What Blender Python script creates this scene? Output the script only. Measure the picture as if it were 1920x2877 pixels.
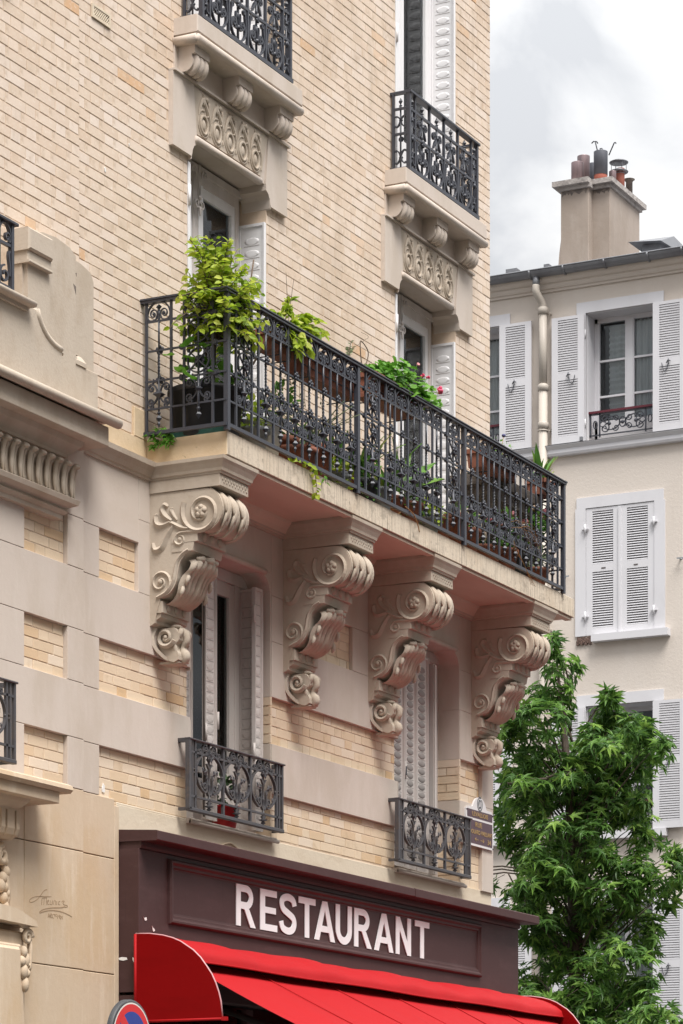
import bpy, bmesh, math, random
from mathutils import Vector, Matrix
PI = math.pi
R = math.radians
random.seed(7)
rnd = random.random
def U(a, b): return a + (b - a) * rnd()
for o in list(bpy.data.objects): bpy.data.objects.remove(o)
SC = bpy.context.scene
COL = SC.collection

# ------------------------------------------------------------------ camera
F_PX, W_PX, H_PX, HORIZON = 8250.0, 1920.0, 2877.0, 3400.0
TH = math.atan(4180.0 / F_PX)
CAM = Vector((-16.446152, -9.990801, 1.6))
cd = bpy.data.cameras.new('camera')
cd.sensor_fit = 'HORIZONTAL'; cd.sensor_width = 36.0
cd.lens = 36.0 * F_PX / W_PX
cd.shift_y = (HORIZON - H_PX / 2) / W_PX
cd.clip_start = 0.5; cd.clip_end = 2000.0
cam = bpy.data.objects.new('camera', cd); COL.objects.link(cam)
cam.location = CAM; cam.rotation_euler = (R(90), 0, TH - R(90))
SC.camera = cam

# ------------------------------------------------------------------ sky (thin sun behind broken cloud)
SUN_EL, SUN_AZ = R(61), math.atan2(-0.80, -0.6)          # direction towards the sun: over the street, slightly left
wd = bpy.data.worlds.new('World'); SC.world = wd; wd.use_nodes = True
nt = wd.node_tree; nt.nodes.clear(); N = nt.nodes.new; L = nt.links.new
out = N('ShaderNodeOutputWorld'); bg = N('ShaderNodeBackground'); bg.inputs[1].default_value = 0.1
L(bg.outputs[0], out.inputs[0])
sky = N('ShaderNodeTexSky'); sky.sky_type = 'NISHITA'; sky.sun_disc = False
sky.sun_elevation = SUN_EL; sky.sun_rotation = R(90) - SUN_AZ
tc = N('ShaderNodeTexCoord')
mp = N('ShaderNodeMapping'); mp.inputs['Location'].default_value = (5.5, 1.1, 2.2); mp.inputs['Scale'].default_value = (1, 1, 1.25)
L(tc.outputs['Generated'], mp.inputs[0])
n1 = N('ShaderNodeTexNoise'); n1.inputs['Scale'].default_value = 15; n1.inputs['Detail'].default_value = 7; n1.inputs['Roughness'].default_value = 0.5; n1.inputs['Distortion'].default_value = 0.35
n2 = N('ShaderNodeTexNoise'); n2.inputs['Scale'].default_value = 16; n2.inputs['Detail'].default_value = 5; n2.inputs['Roughness'].default_value = 0.55
L(mp.outputs[0], n1.inputs['Vector'])
mp2 = N('ShaderNodeMapping'); mp2.inputs['Location'].default_value = (4.2, 3.9, 5.9); L(tc.outputs['Generated'], mp2.inputs[0]); L(mp2.outputs[0], n2.inputs['Vector'])
cr = N('ShaderNodeValToRGB'); e = cr.color_ramp.elements
e[0].position = 0.38; e[0].color = (0.69, 0.71, 0.745, 1)
e[1].position = 0.585; e[1].color = (1.0, 1.0, 1.0, 1)
m_ = cr.color_ramp.elements.new(0.48); m_.color = (0.87, 0.88, 0.90, 1)
L(n1.outputs['Fac'], cr.inputs[0])
sx = N('ShaderNodeSeparateXYZ'); L(tc.outputs['Generated'], sx.inputs[0])
mz = N('ShaderNodeMath'); mz.operation = 'MAXIMUM'; mz.inputs[1].default_value = 0.0; L(sx.outputs['Z'], mz.inputs[0])
ma = N('ShaderNodeMath'); ma.operation = 'MULTIPLY_ADD'; ma.inputs[1].default_value = 5.4; ma.inputs[2].default_value = 1.1; L(mz.outputs[0], ma.inputs[0])   # overcast sky: brighter towards the zenith
sc_ = N('ShaderNodeVectorMath'); sc_.operation = 'SCALE'; L(cr.outputs[0], sc_.inputs[0]); L(ma.outputs[0], sc_.inputs['Scale'])
cov = N('ShaderNodeValToRGB'); cov.color_ramp.elements[0].position = 0.63; cov.color_ramp.elements[1].position = 0.72
cov.color_ramp.elements[0].color = (0, 0, 0, 1); cov.color_ramp.elements[1].color = (0.6, 0.6, 0.6, 1)
L(n2.outputs['Fac'], cov.inputs[0])
mx = N('ShaderNodeMix'); mx.data_type = 'RGBA'
L(cov.outputs[0], mx.inputs['Factor']); L(sc_.outputs[0], mx.inputs['A']); L(sky.outputs[0], mx.inputs['B'])
L(mx.outputs['Result'], bg.inputs[0])

# ------------------------------------------------------------------ sun
sd = bpy.data.lights.new('sun', 'SUN'); sd.energy = 1.5; sd.angle = R(30); sd.color = (1.0, 0.965, 0.92)
sun = bpy.data.objects.new('sun', sd); COL.objects.link(sun)
dv = Vector((math.cos(SUN_EL) * math.cos(SUN_AZ), math.cos(SUN_EL) * math.sin(SUN_AZ), math.sin(SUN_EL)))
sun.rotation_euler = dv.to_track_quat('Z', 'Y').to_euler(); sun.location = (0, -20, 30)
SC.view_settings.view_transform = 'Standard'; SC.view_settings.look = 'None'
SC.view_settings.gamma = 1.0; SC.view_settings.use_curve_mapping = False
SC.view_settings.exposure = 1.9
SC.render.engine = 'CYCLES'
SC.cycles.max_bounces = 6; SC.cycles.transparent_max_bounces = 12; SC.cycles.use_denoising = True

# ------------------------------------------------------------------ helpers
WL = {}
def wloc(o): return WL.get(o.name, Vector((0, 0, 0))) if o else Vector((0, 0, 0))
def link(o, parent=None, loc=(0, 0, 0)):
    COL.objects.link(o)
    loc = Vector(loc); WL[o.name] = loc
    if parent is not None: o.parent = parent; o.location = loc - wloc(parent)
    else: o.location = loc
    return o
def tag(o, label=None, cat=None, group=None, kind=None):
    if label: o['label'] = label
    if cat: o['category'] = cat
    if group: o['group'] = group
    if kind: o['kind'] = kind
    return o
def thing(name, label, cat, loc=(0, 0, 0), group=None):
    o = bpy.data.objects.new(name, None); o.empty_display_size = 0.2
    link(o, None, loc); return tag(o, label, cat, group)
def empty(name, parent, loc=None):
    o = bpy.data.objects.new(name, None); o.empty_display_size = 0.1
    return link(o, parent, loc if loc is not None else wloc(parent))
def inst(src, parent, loc, rz=0.0, scale=None, name=None):
    o = src.copy(); o.name = name or src.name.split('.')[0]
    link(o, parent, loc); o.rotation_euler = (0, 0, rz)
    if scale: o.scale = scale
    return o
def copy_tree(o, shift, parent=None):
    c = o.copy(); sh = Vector(shift); COL.objects.link(c)
    WL[c.name] = wloc(o) + sh
    if parent is None: c.parent = None; c.location = o.location + sh
    else: c.parent = parent
    for ch in [x for x in bpy.data.objects if x.parent == o]: copy_tree2(ch, c, sh)
    return c
def copy_tree2(o, parent, sh):
    c = o.copy(); COL.objects.link(c); c.parent = parent; WL[c.name] = wloc(o) + sh
    for ch in [x for x in bpy.data.objects if x.parent == o]: copy_tree2(ch, c, sh)
    return c

class MB:
    def __init__(s): s.v = []; s.f = []; s.sm = []; s.t = []; s.ct = 0.0
    def add(s, vs, fs, smooth=False):
        n = len(s.v); s.v += [tuple(p) for p in vs]
        for f in fs: s.f.append(tuple(i + n for i in f)); s.sm.append(smooth); s.t.append(s.ct)
        return s
    def box(s, x0, x1, y0, y1, z0, z1, c=0.0):
        if c <= 0:
            return s.add([(x0,y0,z0),(x1,y0,z0),(x1,y1,z0),(x0,y1,z0),(x0,y0,z1),(x1,y0,z1),(x1,y1,z1),(x0,y1,z1)],
                  [(0,3,2,1),(4,5,6,7),(0,1,5,4),(1,2,6,5),(2,3,7,6),(3,0,4,7)])
        a = [(x0,y1,z0),(x1,y1,z0),(x1,y1,z1),(x0,y1,z1)]
        b = [(x0,y0+c,z0),(x1,y0+c,z0),(x1,y0+c,z1),(x0,y0+c,z1)]
        d = [(x0+c,y0,z0+c),(x1-c,y0,z0+c),(x1-c,y0,z1-c),(x0+c,y0,z1-c)]
        fs = [(3,2,1,0)]
        for i in range(4):
            j = (i+1) % 4; fs += [(i,j,4+j,4+i),(4+i,4+j,8+j,8+i)]
        return s.add(a+b+d, fs+[(8,9,10,11)])
    def prism(s, poly, ax, a, b, smooth=False, caps=True):
        def P(p, t):
            if ax == 'x': return (t, p[0], p[1])
            if ax == 'y': return (p[0], t, p[1])
            return (p[0], p[1], t)
        n = len(poly); vs = [P(p, a) for p in poly] + [P(p, b) for p in poly]
        s.add(vs, [(i, (i+1) % n, n+(i+1) % n, n+i) for i in range(n)], smooth)
        if caps:
            k = len(s.v) - 2*n
            for f in (tuple(range(k+n-1, k-1, -1)), tuple(range(k+n, k+2*n))): s.f.append(f); s.sm.append(False); s.t.append(s.ct)
        return s
    def tube(s, pts, r, n=6, closed=False, smooth=True, twist=0.0, flat=None):
        pts = [Vector(p) for p in pts]; m = len(pts)
        rr = r if isinstance(r, (list, tuple)) else [r]*m
        tan = []
        for i in range(m):
            a = pts[i-1] if (i or closed) else pts[i]; b = pts[(i+1) % m] if (i < m-1 or closed) else pts[i]
            t = b-a; tan.append(t.normalized() if t.length > 1e-9 else Vector((0,0,1)))
        t0 = tan[0]; up = Vector((0,1,0)) if abs(t0.y) < .9 else Vector((1,0,0))
        nx = t0.cross(up).normalized(); vs = []
        for i in range(m):
            t = tan[i]; nx = (nx - t*nx.dot(t)); nx = nx.normalized() if nx.length > 1e-6 else t.cross(Vector((1,0,0))).normalized()
            ny = t.cross(nx)
            for k in range(n):
                a = 2*PI*k/n + twist*i
                q = pts[i] + (nx*math.cos(a) + ny*math.sin(a)*(flat or 1.0))*rr[i]
                vs.append(q)
        fs = []
        for i in range(m if closed else m-1):
            j = (i+1) % m
            for k in range(n):
                l = (k+1) % n; fs.append((i*n+k, i*n+l, j*n+l, j*n+k))
        if not closed: fs += [tuple(range(n-1,-1,-1)), tuple(range((m-1)*n, m*n))]
        return s.add(vs, fs, smooth)
    def ribbon(s, pts, y0, y1, t, closed=False, smooth=True):
        """flat iron bar of thickness t and depth y0..y1 bent along the curve pts in the XZ plane"""
        m = len(pts); tt = t if isinstance(t, (list, tuple)) else [t]*m; vs = []
        for i in range(m):
            a = pts[i-1] if (i or closed) else pts[i]; b = pts[(i+1) % m] if (i < m-1 or closed) else pts[i]
            dx, dz = b[0]-a[0], b[1]-a[1]; l = math.hypot(dx, dz) or 1; nx, nz = -dz/l*tt[i]/2, dx/l*tt[i]/2
            x, z = pts[i]
            vs += [(x+nx,y0,z+nz),(x-nx,y0,z-nz),(x-nx,y1,z-nz),(x+nx,y1,z+nz)]
        fs = []
        for i in range(m if closed else m-1):
            j = (i+1) % m
            for k in range(4):
                l = (k+1) % 4; fs.append((i*4+k, i*4+l, j*4+l, j*4+k))
        if not closed: fs += [(3,2,1,0), tuple(range((m-1)*4, m*4))]
        return s.add(vs, fs, False)
    def lathe(s, prof, cx, cy, n=12, smooth=True, ax='z', cz=0.0):
        vs = []; m = len(prof)
        for r, z in prof:
            for k in range(n):
                a = 2*PI*k/n; c, q = r*math.cos(a), r*math.sin(a)
                vs.append((cx+c, cy+q, z) if ax == 'z' else ((cx+c, z, cz+q) if ax == 'y' else (z, cy+c, cz+q)))
        fs = [(i*n+k, i*n+(k+1) % n, (i+1)*n+(k+1) % n, (i+1)*n+k) for i in range(m-1) for k in range(n)]
        if prof[0][0] > 1e-6: fs.append(tuple(range(n-1,-1,-1)))
        if prof[-1][0] > 1e-6: fs.append(tuple(range((m-1)*n, m*n)))
        return s.add(vs, fs, smooth)
    def ball(s, c, rx, ry=None, rz=None, n=8, m=5):
        ry = ry or rx; rz = rz or rx; vs = []
        for i in range(m+1):
            p = PI*i/m
            for k in range(n):
                a = 2*PI*k/n; vs.append((c[0]+rx*math.sin(p)*math.cos(a), c[1]+ry*math.sin(p)*math.sin(a), c[2]+rz*math.cos(p)))
        return s.add(vs, [(i*n+k, i*n+(k+1) % n, (i+1)*n+(k+1) % n, (i+1)*n+k) for i in range(m) for k in range(n)], True)
    def sheet(s, fn, nu, nv, smooth=True):
        vs = [fn(i/nu, j/nv) for j in range(nv+1) for i in range(nu+1)]
        return s.add(vs, [(j*(nu+1)+i, j*(nu+1)+i+1, (j+1)*(nu+1)+i+1, (j+1)*(nu+1)+i) for j in range(nv) for i in range(nu)], smooth)
    def mesh(s, name, off=Vector((0,0,0)), fix=True, tint=False):
        me = bpy.data.meshes.new(name)
        me.from_pydata([(x-off[0], y-off[1], z-off[2]) for x, y, z in s.v], [], s.f)
        me.polygons.foreach_set('use_smooth', s.sm)
        if tint:
            at = me.attributes.new('tint', 'FLOAT', 'FACE'); at.data.foreach_set('value', s.t)
        if fix:
            bm = bmesh.new(); bm.from_mesh(me); bmesh.ops.remove_doubles(bm, verts=bm.verts, dist=1e-5)
            bmesh.ops.recalc_face_normals(bm, faces=bm.faces); bm.to_mesh(me); bm.free()
        me.update(); return me
    def build(s, name, m, parent=None, kind=None, origin=None, fix=True, tint=False, label=None):
        o0 = Vector(origin) if origin is not None else wloc(parent)
        me = s.mesh(name, o0, fix, tint); me.materials.append(m)
        o = bpy.data.objects.new(name, me); link(o, parent, o0)
        if kind: o['kind'] = kind
        if label: o['label'] = label
        return o

def arc(cx, cz, rx, a0, a1, n=12, rz=None):
    rz = rz or rx
    return [(cx+rx*math.cos(a0+(a1-a0)*i/n), cz+rz*math.sin(a0+(a1-a0)*i/n)) for i in range(n+1)]
def spiral(cx, cz, r0, r1, a0, a1, n=18):
    return [(cx+(r0+(r1-r0)*i/n)*math.cos(a0+(a1-a0)*i/n), cz+(r0+(r1-r0)*i/n)*math.sin(a0+(a1-a0)*i/n)) for i in range(n+1)]
def bez(p0, p1, p2, p3, n=10):
    o = []
    for i in range(n+1):
        t = i/n; u = 1-t
        o.append(tuple(u*u*u*a+3*u*u*t*b+3*u*t*t*c+t*t*t*d for a, b, c, d in zip(p0, p1, p2, p3)))
    return o
def smooth_line(ctrl, per=5):
    o = []; n = len(ctrl)
    for i in range(n-1):
        p0, p1, p2, p3 = ctrl[max(i-1,0)], ctrl[i], ctrl[i+1], ctrl[min(i+2,n-1)]
        for k in range(per):
            t = k/per
            o.append(tuple(.5*((2*b)+(-a+c)*t+(2*a-5*b+4*c-d)*t*t+(-a+3*b-3*c+d)*t**3) for a, b, c, d in zip(p0, p1, p2, p3)))
    o.append(tuple(ctrl[-1])); return o
def px_of(p):
    d = Vector(p)-CAM; dep = d.x*math.cos(TH)+d.y*math.sin(TH); lat = d.x*math.sin(TH)-d.y*math.cos(TH)
    return W_PX/2+F_PX*lat/dep, HORIZON-F_PX*d.z/dep, dep

# ------------------------------------------------------------------ materials
def mat(name, col, rough=0.8, layers=(), bumps=(), metal=0.0, spec=0.4, ramp=None, trans=0.0, coat=0.0, sheen=0.0):
    """layers: (scale xyz, lo, hi, colour, amount) noise masks mixed over the base; bumps: (scale xyz, strength, distance)"""
    m = bpy.data.materials.new(name); m.use_nodes = True; t = m.node_tree; b = t.nodes['Principled BSDF']; nn = t.nodes.new; ll = t.links.new
    b.inputs['Roughness'].default_value = rough; b.inputs['Metallic'].default_value = metal; b.inputs['Specular IOR Level'].default_value = spec
    if coat: b.inputs['Coat Weight'].default_value = coat; b.inputs['Coat Roughness'].default_value = .15
    tcn = nn('ShaderNodeTexCoord'); cur = None
    if ramp:
        at = nn('ShaderNodeAttribute'); at.attribute_name = 'tint'; oi = nn('ShaderNodeObjectInfo')
        ad = nn('ShaderNodeMath'); ad.operation = 'ADD'; ll(at.outputs['Fac'], ad.inputs[0]); ll(oi.outputs['Random'], ad.inputs[1])
        fr = nn('ShaderNodeMath'); fr.operation = 'FRACT'; ll(ad.outputs[0], fr.inputs[0])
        rp = nn('ShaderNodeValToRGB'); es = rp.color_ramp.elements
        while len(es) > 1: es.remove(es[-1])
        es[0].position = ramp[0][0]; es[0].color = (*ramp[0][1], 1)
        for p, c in ramp[1:]: q = es.new(p); q.color = (*c, 1)
        ll(fr.outputs[0], rp.inputs[0]); cur = rp.outputs[0]
    for sc, lo, hi, c, amt in layers:
        mpn = nn('ShaderNodeMapping'); mpn.inputs['Scale'].default_value = sc if isinstance(sc, tuple) else (sc, sc, sc)
        mpn.inputs['Location'].default_value = (U(0, 9), U(0, 9), U(0, 9))
        ll(tcn.outputs['Object'], mpn.inputs[0]); no = nn('ShaderNodeTexNoise'); no.inputs['Scale'].default_value = 1; no.inputs['Detail'].default_value = 6; no.inputs['Roughness'].default_value = .62
        ll(mpn.outputs[0], no.inputs['Vector'])
        mr = nn('ShaderNodeMapRange'); mr.inputs['From Min'].default_value = lo; mr.inputs['From Max'].default_value = hi; mr.inputs['To Max'].default_value = amt; mr.interpolation_type = 'SMOOTHSTEP'
        ll(no.outputs['Fac'], mr.inputs['Value'])
        mi = nn('ShaderNodeMix'); mi.data_type = 'RGBA'; ll(mr.outputs[0], mi.inputs['Factor'])
        if cur is None: mi.inputs['A'].default_value = (*col, 1)
        else: ll(cur, mi.inputs['A'])
        mi.inputs['B'].default_value = (*c, 1); cur = mi.outputs['Result']
    if cur is None: b.inputs['Base Color'].default_value = (*col, 1)
    else: ll(cur, b.inputs['Base Color'])
    prev = None
    for sc, st, di in bumps:
        mpn = nn('ShaderNodeMapping'); mpn.inputs['Scale'].default_value = sc if isinstance(sc, tuple) else (sc, sc, sc)
        ll(tcn.outputs['Object'], mpn.inputs[0]); no = nn('ShaderNodeTexNoise'); no.inputs['Scale'].default_value = 1; no.inputs['Detail'].default_value = 5
        ll(mpn.outputs[0], no.inputs['Vector']); bu = nn('ShaderNodeBump'); bu.inputs['Strength'].default_value = st; bu.inputs['Distance'].default_value = di
        ll(no.outputs['Fac'], bu.inputs['Height'])
        if prev: ll(prev, bu.inputs['Normal'])
        prev = bu.outputs[0]
    if prev: ll(prev, b.inputs['Normal'])
    if trans:
        tr = nn('ShaderNodeBsdfTranslucent'); ms = nn('ShaderNodeMixShader'); ms.inputs[0].default_value = trans
        if cur is None: tr.inputs[0].default_value = (*col, 1)
        else: ll(cur, tr.inputs[0])
        o_ = t.nodes['Material Output']; ll(b.outputs[0], ms.inputs[1]); ll(tr.outputs[0], ms.inputs[2]); ll(ms.outputs[0], o_.inputs[0])
    return m
def glass_mat(name, tint=(.8, .85, .85), refl=0.0):
    m = bpy.data.materials.new(name); m.use_nodes = True; t = m.node_tree; t.nodes.clear(); nn = t.nodes.new; ll = t.links.new
    o_ = nn('ShaderNodeOutputMaterial'); ms = nn('ShaderNodeMixShader'); tr = nn('ShaderNodeBsdfTransparent'); gl = nn('ShaderNodeBsdfGlossy')
    tr.inputs[0].default_value = (*tint, 1); gl.inputs['Roughness'].default_value = .02; gl.inputs['Color'].default_value = (.9, .93, .95, 1)
    fr = nn('ShaderNodeFresnel'); fr.inputs[0].default_value = 1.42
    ll(fr.outputs[0], ms.inputs[0]); ll(tr.outputs[0], ms.inputs[1]); ll(gl.outputs[0], ms.inputs[2]); ll(ms.outputs[0], o_.inputs[0])
    return m
M = {}
M['brick'] = mat('brick', (.6, .46, .32), .85, ramp=[(0, (.675, .55, .445)), (.2, (.71, .59, .485)), (.42, (.645, .52, .41)), (.6, (.715, .61, .525)), (.8, (.685, .56, .455)), (.93, (.64, .505, .39)), (.972, (.71, .61, .53)), (.99, (.64, .44, .28)), (1, (.63, .40, .235))],
    layers=[(9, .50, .72, (.47, .36, .26), .65), (34, .54, .70, (.78, .69, .61), .6), ((1.1, 1.1, .8), .46, .66, (.48, .37, .27), .5), ((5, 5, .7), .58, .74, (.42, .34, .26), .4), (140, .64, .74, (.30, .22, .15), .8)], bumps=[(60, .35, .004), (220, .3, .002)])
M['lowbrick'] = mat('lowbrick', (.6, .46, .3), .85, ramp=[(0, (.68, .535, .385)), (.25, (.71, .565, .41)), (.45, (.64, .49, .34)), (.6, (.72, .60, .475)), (.8, (.68, .535, .385)), (.96, (.64, .46, .29)), (1, (.61, .41, .23))],
    layers=[(9, .52, .75, (.46, .33, .2), .5), (150, .66, .75, (.3, .2, .12), .8)], bumps=[(60, .35, .004), (220, .3, .002)])
M['mortar'] = mat('mortar', (.60, .475, .365), .95, layers=[(6, .45, .7, (.45, .335, .24), .7), (40, .5, .7, (.60, .49, .38), .5)], bumps=[(120, .5, .004)])
M['stone'] = mat('stone', (.57, .495, .435), .85, layers=[((2.6, 2.6, 1.0), .42, .66, (.50, .425, .355), .8), ((14, 14, 2), .55, .75, (.63, .565, .505), .5), ((1.2, 1.2, 3), .55, .72, (.50, .42, .35), .35), (120, .62, .72, (.36, .28, .21), .5)], bumps=[(30, .15, .006), (260, .35, .0015)])
M['carved'] = mat('carved', (.49, .42, .345), .9, layers=[((4, 4, 2.2), .42, .66, (.42, .345, .27), .8), (40, .55, .75, (.42, .32, .245), .5), (160, .6, .7, (.36, .27, .2), .4)], bumps=[(45, .3, .005), (300, .45, .0015)])
M['soffit'] = mat('soffit', (.64, .52, .42), .9, layers=[((1.3, 3, 3), .4, .7, (.56, .44, .35), .7)], bumps=[(40, .15, .004)])
M['lime'] = mat('lime', (.56, .44, .32), .88, layers=[((2, 2, 1.2), .42, .68, (.53, .385, .245), .85), ((9, 9, 1.4), .5, .75, (.66, .55, .43), .7), (90, .66, .74, (.28, .19, .12), .8), ((22, 22, 9), .6, .75, (.50, .38, .26), .5)], bumps=[(25, .25, .006), (200, .4, .002)])
M['limejoint'] = mat('limejoint', (.40, .31, .235), .9, layers=[(30, .45, .65, (.30, .22, .16), .8)])
M['plaster'] = mat('plaster', (.64, .55, .43), .85, layers=[((3, 3, 6), .45, .7, (.55, .45, .33), .6), (60, .66, .74, (.35, .26, .18), .7)], bumps=[(30, .4, .006), (120, .3, .002)])
M['slabface'] = mat('slabface', (.63, .54, .43), .9, layers=[((3, 3, 3), .45, .7, (.52, .42, .31), .6), ((120, 30, 2.4), .51, .64, (.20, .165, .13), .72), ((5, 5, 9), .53, .68, (.28, .235, .185), .6), ((38, 12, 14), .57, .68, (.14, .12, .10), .6), (110, .64, .72, (.2, .16, .12), .7)], bumps=[(40, .4, .006), (200, .4, .002)])
M['slabend'] = mat('slabend', (.60, .46, .30), .9, layers=[((3, 3, 3), .45, .7, (.66, .53, .38), .7), (30, .66, .74, (.2, .15, .1), .7)], bumps=[(40, .4, .006), (200, .4, .002)])
M['iron'] = mat('iron', (.040, .043, .056), .42, spec=.5, layers=[(25, .5, .75, (.05, .05, .06), .7), ((60, 60, 12), .62, .75, (.10, .085, .075), .5)], bumps=[(150, .2, .002)])
M['iron2'] = mat('iron2', (.060, .058, .064), .45, spec=.5, layers=[(18, .45, .7, (.085, .07, .062), .8)], bumps=[(150, .2, .002)])
M['white'] = mat('white', (.76, .75, .76), .45, layers=[((6, 6, 2), .5, .75, (.66, .64, .63), .6), (70, .7, .78, (.4, .37, .34), .6)])
M['oldwhite'] = mat('oldwhite', (.58, .53, .50), .55, layers=[((8, 8, 1.5), .45, .7, (.50, .45, .41), .8), (60, .64, .74, (.33, .27, .23), .8)])
M['slot'] = mat('slot', (.30, .275, .26), .7)
M['dirtslot'] = mat('dirtslot', (.08, .065, .055), .8)  # near-black that puts the shade of holes and gaps into the colour
M['brown'] = mat('brown', (.060, .029, .028), .55, spec=.25, layers=[((3, 3, 9), .45, .72, (.078, .041, .040), .8), ((18, 18, 40), .58, .75, (.09, .052, .05), .45), ((40, 40, 1.6), .60, .76, (.035, .018, .018), .5), (140, .70, .76, (.02, .012, .012), .6)], bumps=[(14, .1, .006), (240, .12, .001)])
M['chip'] = mat('chip', (.74, .72, .70), .8)
M['letter'] = mat('letter', (.82, .85, .86), .5, layers=[(8, .5, .8, (.72, .68, .69), .6)])
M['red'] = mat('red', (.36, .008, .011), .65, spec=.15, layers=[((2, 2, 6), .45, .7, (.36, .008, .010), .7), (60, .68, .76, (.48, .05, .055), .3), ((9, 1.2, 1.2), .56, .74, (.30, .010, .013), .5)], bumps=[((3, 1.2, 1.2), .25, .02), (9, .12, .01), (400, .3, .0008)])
M['red2'] = mat('red2', (.20, .0012, .002), .6, spec=.08, layers=[((1.5, 1.5, 5), .45, .7, (.165, .001, .0015), .7), ((30, 6, 1.5), .60, .76, (.13, .003, .004), .5)], bumps=[(5, .1, .01), (400, .2, .0008)])  # same awning red, darkened for the side panels that get less light
M['pipe_trim'] = mat('pipe_trim', (.50, .27, .28), .35)
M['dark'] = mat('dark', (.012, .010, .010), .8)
M['room'] = mat('room', (.10, .085, .075), .9)
M['glass'] = glass_mat('glass', (.86, .88, .88))
M['curtain'] = mat('curtain', (.62, .64, .65), .9, layers=[((10, 10, 1), .4, .7, (.48, .50, .51), .7)], trans=.3)
M['sheer'] = mat('sheer', (.78, .79, .81), .9, layers=[((10, 10, 1), .4, .7, (.55, .56, .58), .7)], trans=.3)
M['facade'] = mat('facade', (.60, .54, .485), .92, layers=[((.35, .35, .3), .42, .68, (.55, .48, .42), .8), ((3, 3, 1), .5, .75, (.63, .575, .525), .5), ((6, 5, .5), .62, .78, (.50, .44, .39), .35)], bumps=[(24, .25, .012), (60, .35, .006)])
M['fwhite'] = mat('fwhite', (.60, .595, .62), .55, layers=[((2, 2, 1), .45, .75, (.53, .52, .54), .6), (18, .7, .78, (.45, .42, .4), .5)])
M['slatgap'] = mat('slatgap', (.10, .085, .085), .8)
M['cream_pipe'] = mat('cream_pipe', (.44, .395, .345), .5, layers=[((4, 4, 1), .5, .75, (.38, .34, .29), .6)])
M['zinc'] = mat('zinc', (.20, .205, .22), .45, metal=.35, layers=[((3, 3, 3), .45, .7, (.15, .15, .165), .8), (20, .6, .75, (.3, .3, .31), .5)])
M['chimney'] = mat('chimney', (.34, .285, .245), .95, layers=[((1.2, 1.2, .7), .42, .66, (.28, .23, .19), .8), ((6, 6, 1.2), .55, .75, (.38, .33, .285), .6)], bumps=[(14, .25, .012)])
M['capstone'] = mat('capstone', (.36, .33, .31), .95, layers=[(7, .45, .65, (.20, .18, .17), .8)], bumps=[(20, .5, .03)])
M['soot'] = mat('soot', (.13, .11, .10), .95, layers=[(9, .45, .65, (.24, .2, .17), .8)])  # dark grey brown for chimney parts and the painted notch shade
M['pot_steel'] = mat('pot_steel', (.27, .20, .205), .4, metal=.5, layers=[((9, 9, .6), .45, .65, (.16, .13, .14), .9)])
M['pot_dark'] = mat('pot_dark', (.115, .12, .14), .5, metal=.3, layers=[((4, 4, 1), .5, .7, (.17, .17, .19), .6)])
M['pot_clay'] = mat('pot_clay', (.42, .135, .095), .85, layers=[((4, 4, 2), .45, .7, (.33, .12, .09), .8)])
M['terracotta'] = mat('terracotta', (.22, .082, .05), .85, layers=[((6, 6, 4), .45, .7, (.15, .06, .04), .8), (25, .62, .75, (.32, .2, .15), .5)], bumps=[(60, .3, .003)])
M['blackpot'] = mat('blackpot', (.014, .014, .016), .5)
M['greenpot'] = mat('greenpot', (.13, .19, .17), .5)
M['bucket'] = mat('bucket', (.62, .64, .66), .4)
M['greypot'] = mat('greypot', (.22, .23, .235), .6)
M['redpot'] = mat('redpot', (.36, .006, .010), .35)
M['soil'] = mat('soil', (.04, .028, .02), .95, bumps=[(80, .6, .01)])
M['wood'] = mat('wood', (.085, .07, .06), .8, layers=[((3, 40, 40), .4, .7, (.15, .125, .105), .8)])
M['greenstrip'] = mat('greenstrip', (.022, .075, .06), .45, layers=[(9, .5, .7, (.05, .12, .1), .7)])
def leafm(name, ramp, rough=.5, tr=.3): return mat(name, ramp[0][1], rough, ramp=ramp, trans=tr, spec=.35)
M['leaf_tree'] = leafm('leaf_tree', [(0, (.050, .115, .028)), (.25, (.072, .16, .034)), (.5, (.10, .21, .042)), (.72, (.14, .27, .052)), (.88, (.20, .35, .068)), (1, (.28, .43, .095))], .42, .42)
M['leaf_shrub'] = leafm('leaf_shrub', [(0, (.16, .26, .016)), (.25, (.23, .34, .022)), (.5, (.32, .43, .03)), (.8, (.42, .51, .05)), (1, (.52, .56, .10))], .5, .48)
M['leaf_ger'] = leafm('leaf_ger', [(0, (.07, .20, .02)), (.5, (.11, .28, .03)), (1, (.17, .36, .05))], .5, .35)
M['leaf_dark'] = leafm('leaf_dark', [(0, (.022, .05, .018)), (.5, (.04, .085, .025)), (1, (.07, .13, .04))], .5, .25)
M['leaf_iris'] = leafm('leaf_iris', [(0, (.07, .19, .035)), (.5, (.12, .27, .045)), (.85, (.20, .34, .06)), (1, (.30, .34, .10))], .45, .3)
M['leaf_grey'] = leafm('leaf_grey', [(0, (.13, .18, .09)), (.5, (.2, .26, .14)), (1, (.27, .31, .18))], .6, .3)
M['straw'] = leafm('straw', [(0, (.30, .15, .055)), (.5, (.42, .24, .10)), (1, (.50, .36, .2))], .8, .3)
M['twig'] = mat('twig', (.10, .07, .05), .85, layers=[(40, .45, .65, (.17, .12, .08), .7)])
M['bark'] = mat('bark', (.11, .085, .068), .9, layers=[((12, 12, 3), .45, .65, (.06, .045, .036), .8)], bumps=[((30, 30, 8), .8, .02)])
M['pink'] = leafm('pink', [(0, (.70, .20, .26)), (.5, (.76, .30, .34)), (1, (.80, .42, .42))], .6, .3)
M['hotpink'] = leafm('hotpink', [(0, (.70, .07, .16)), (1, (.78, .14, .26))], .6, .3)
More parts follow.
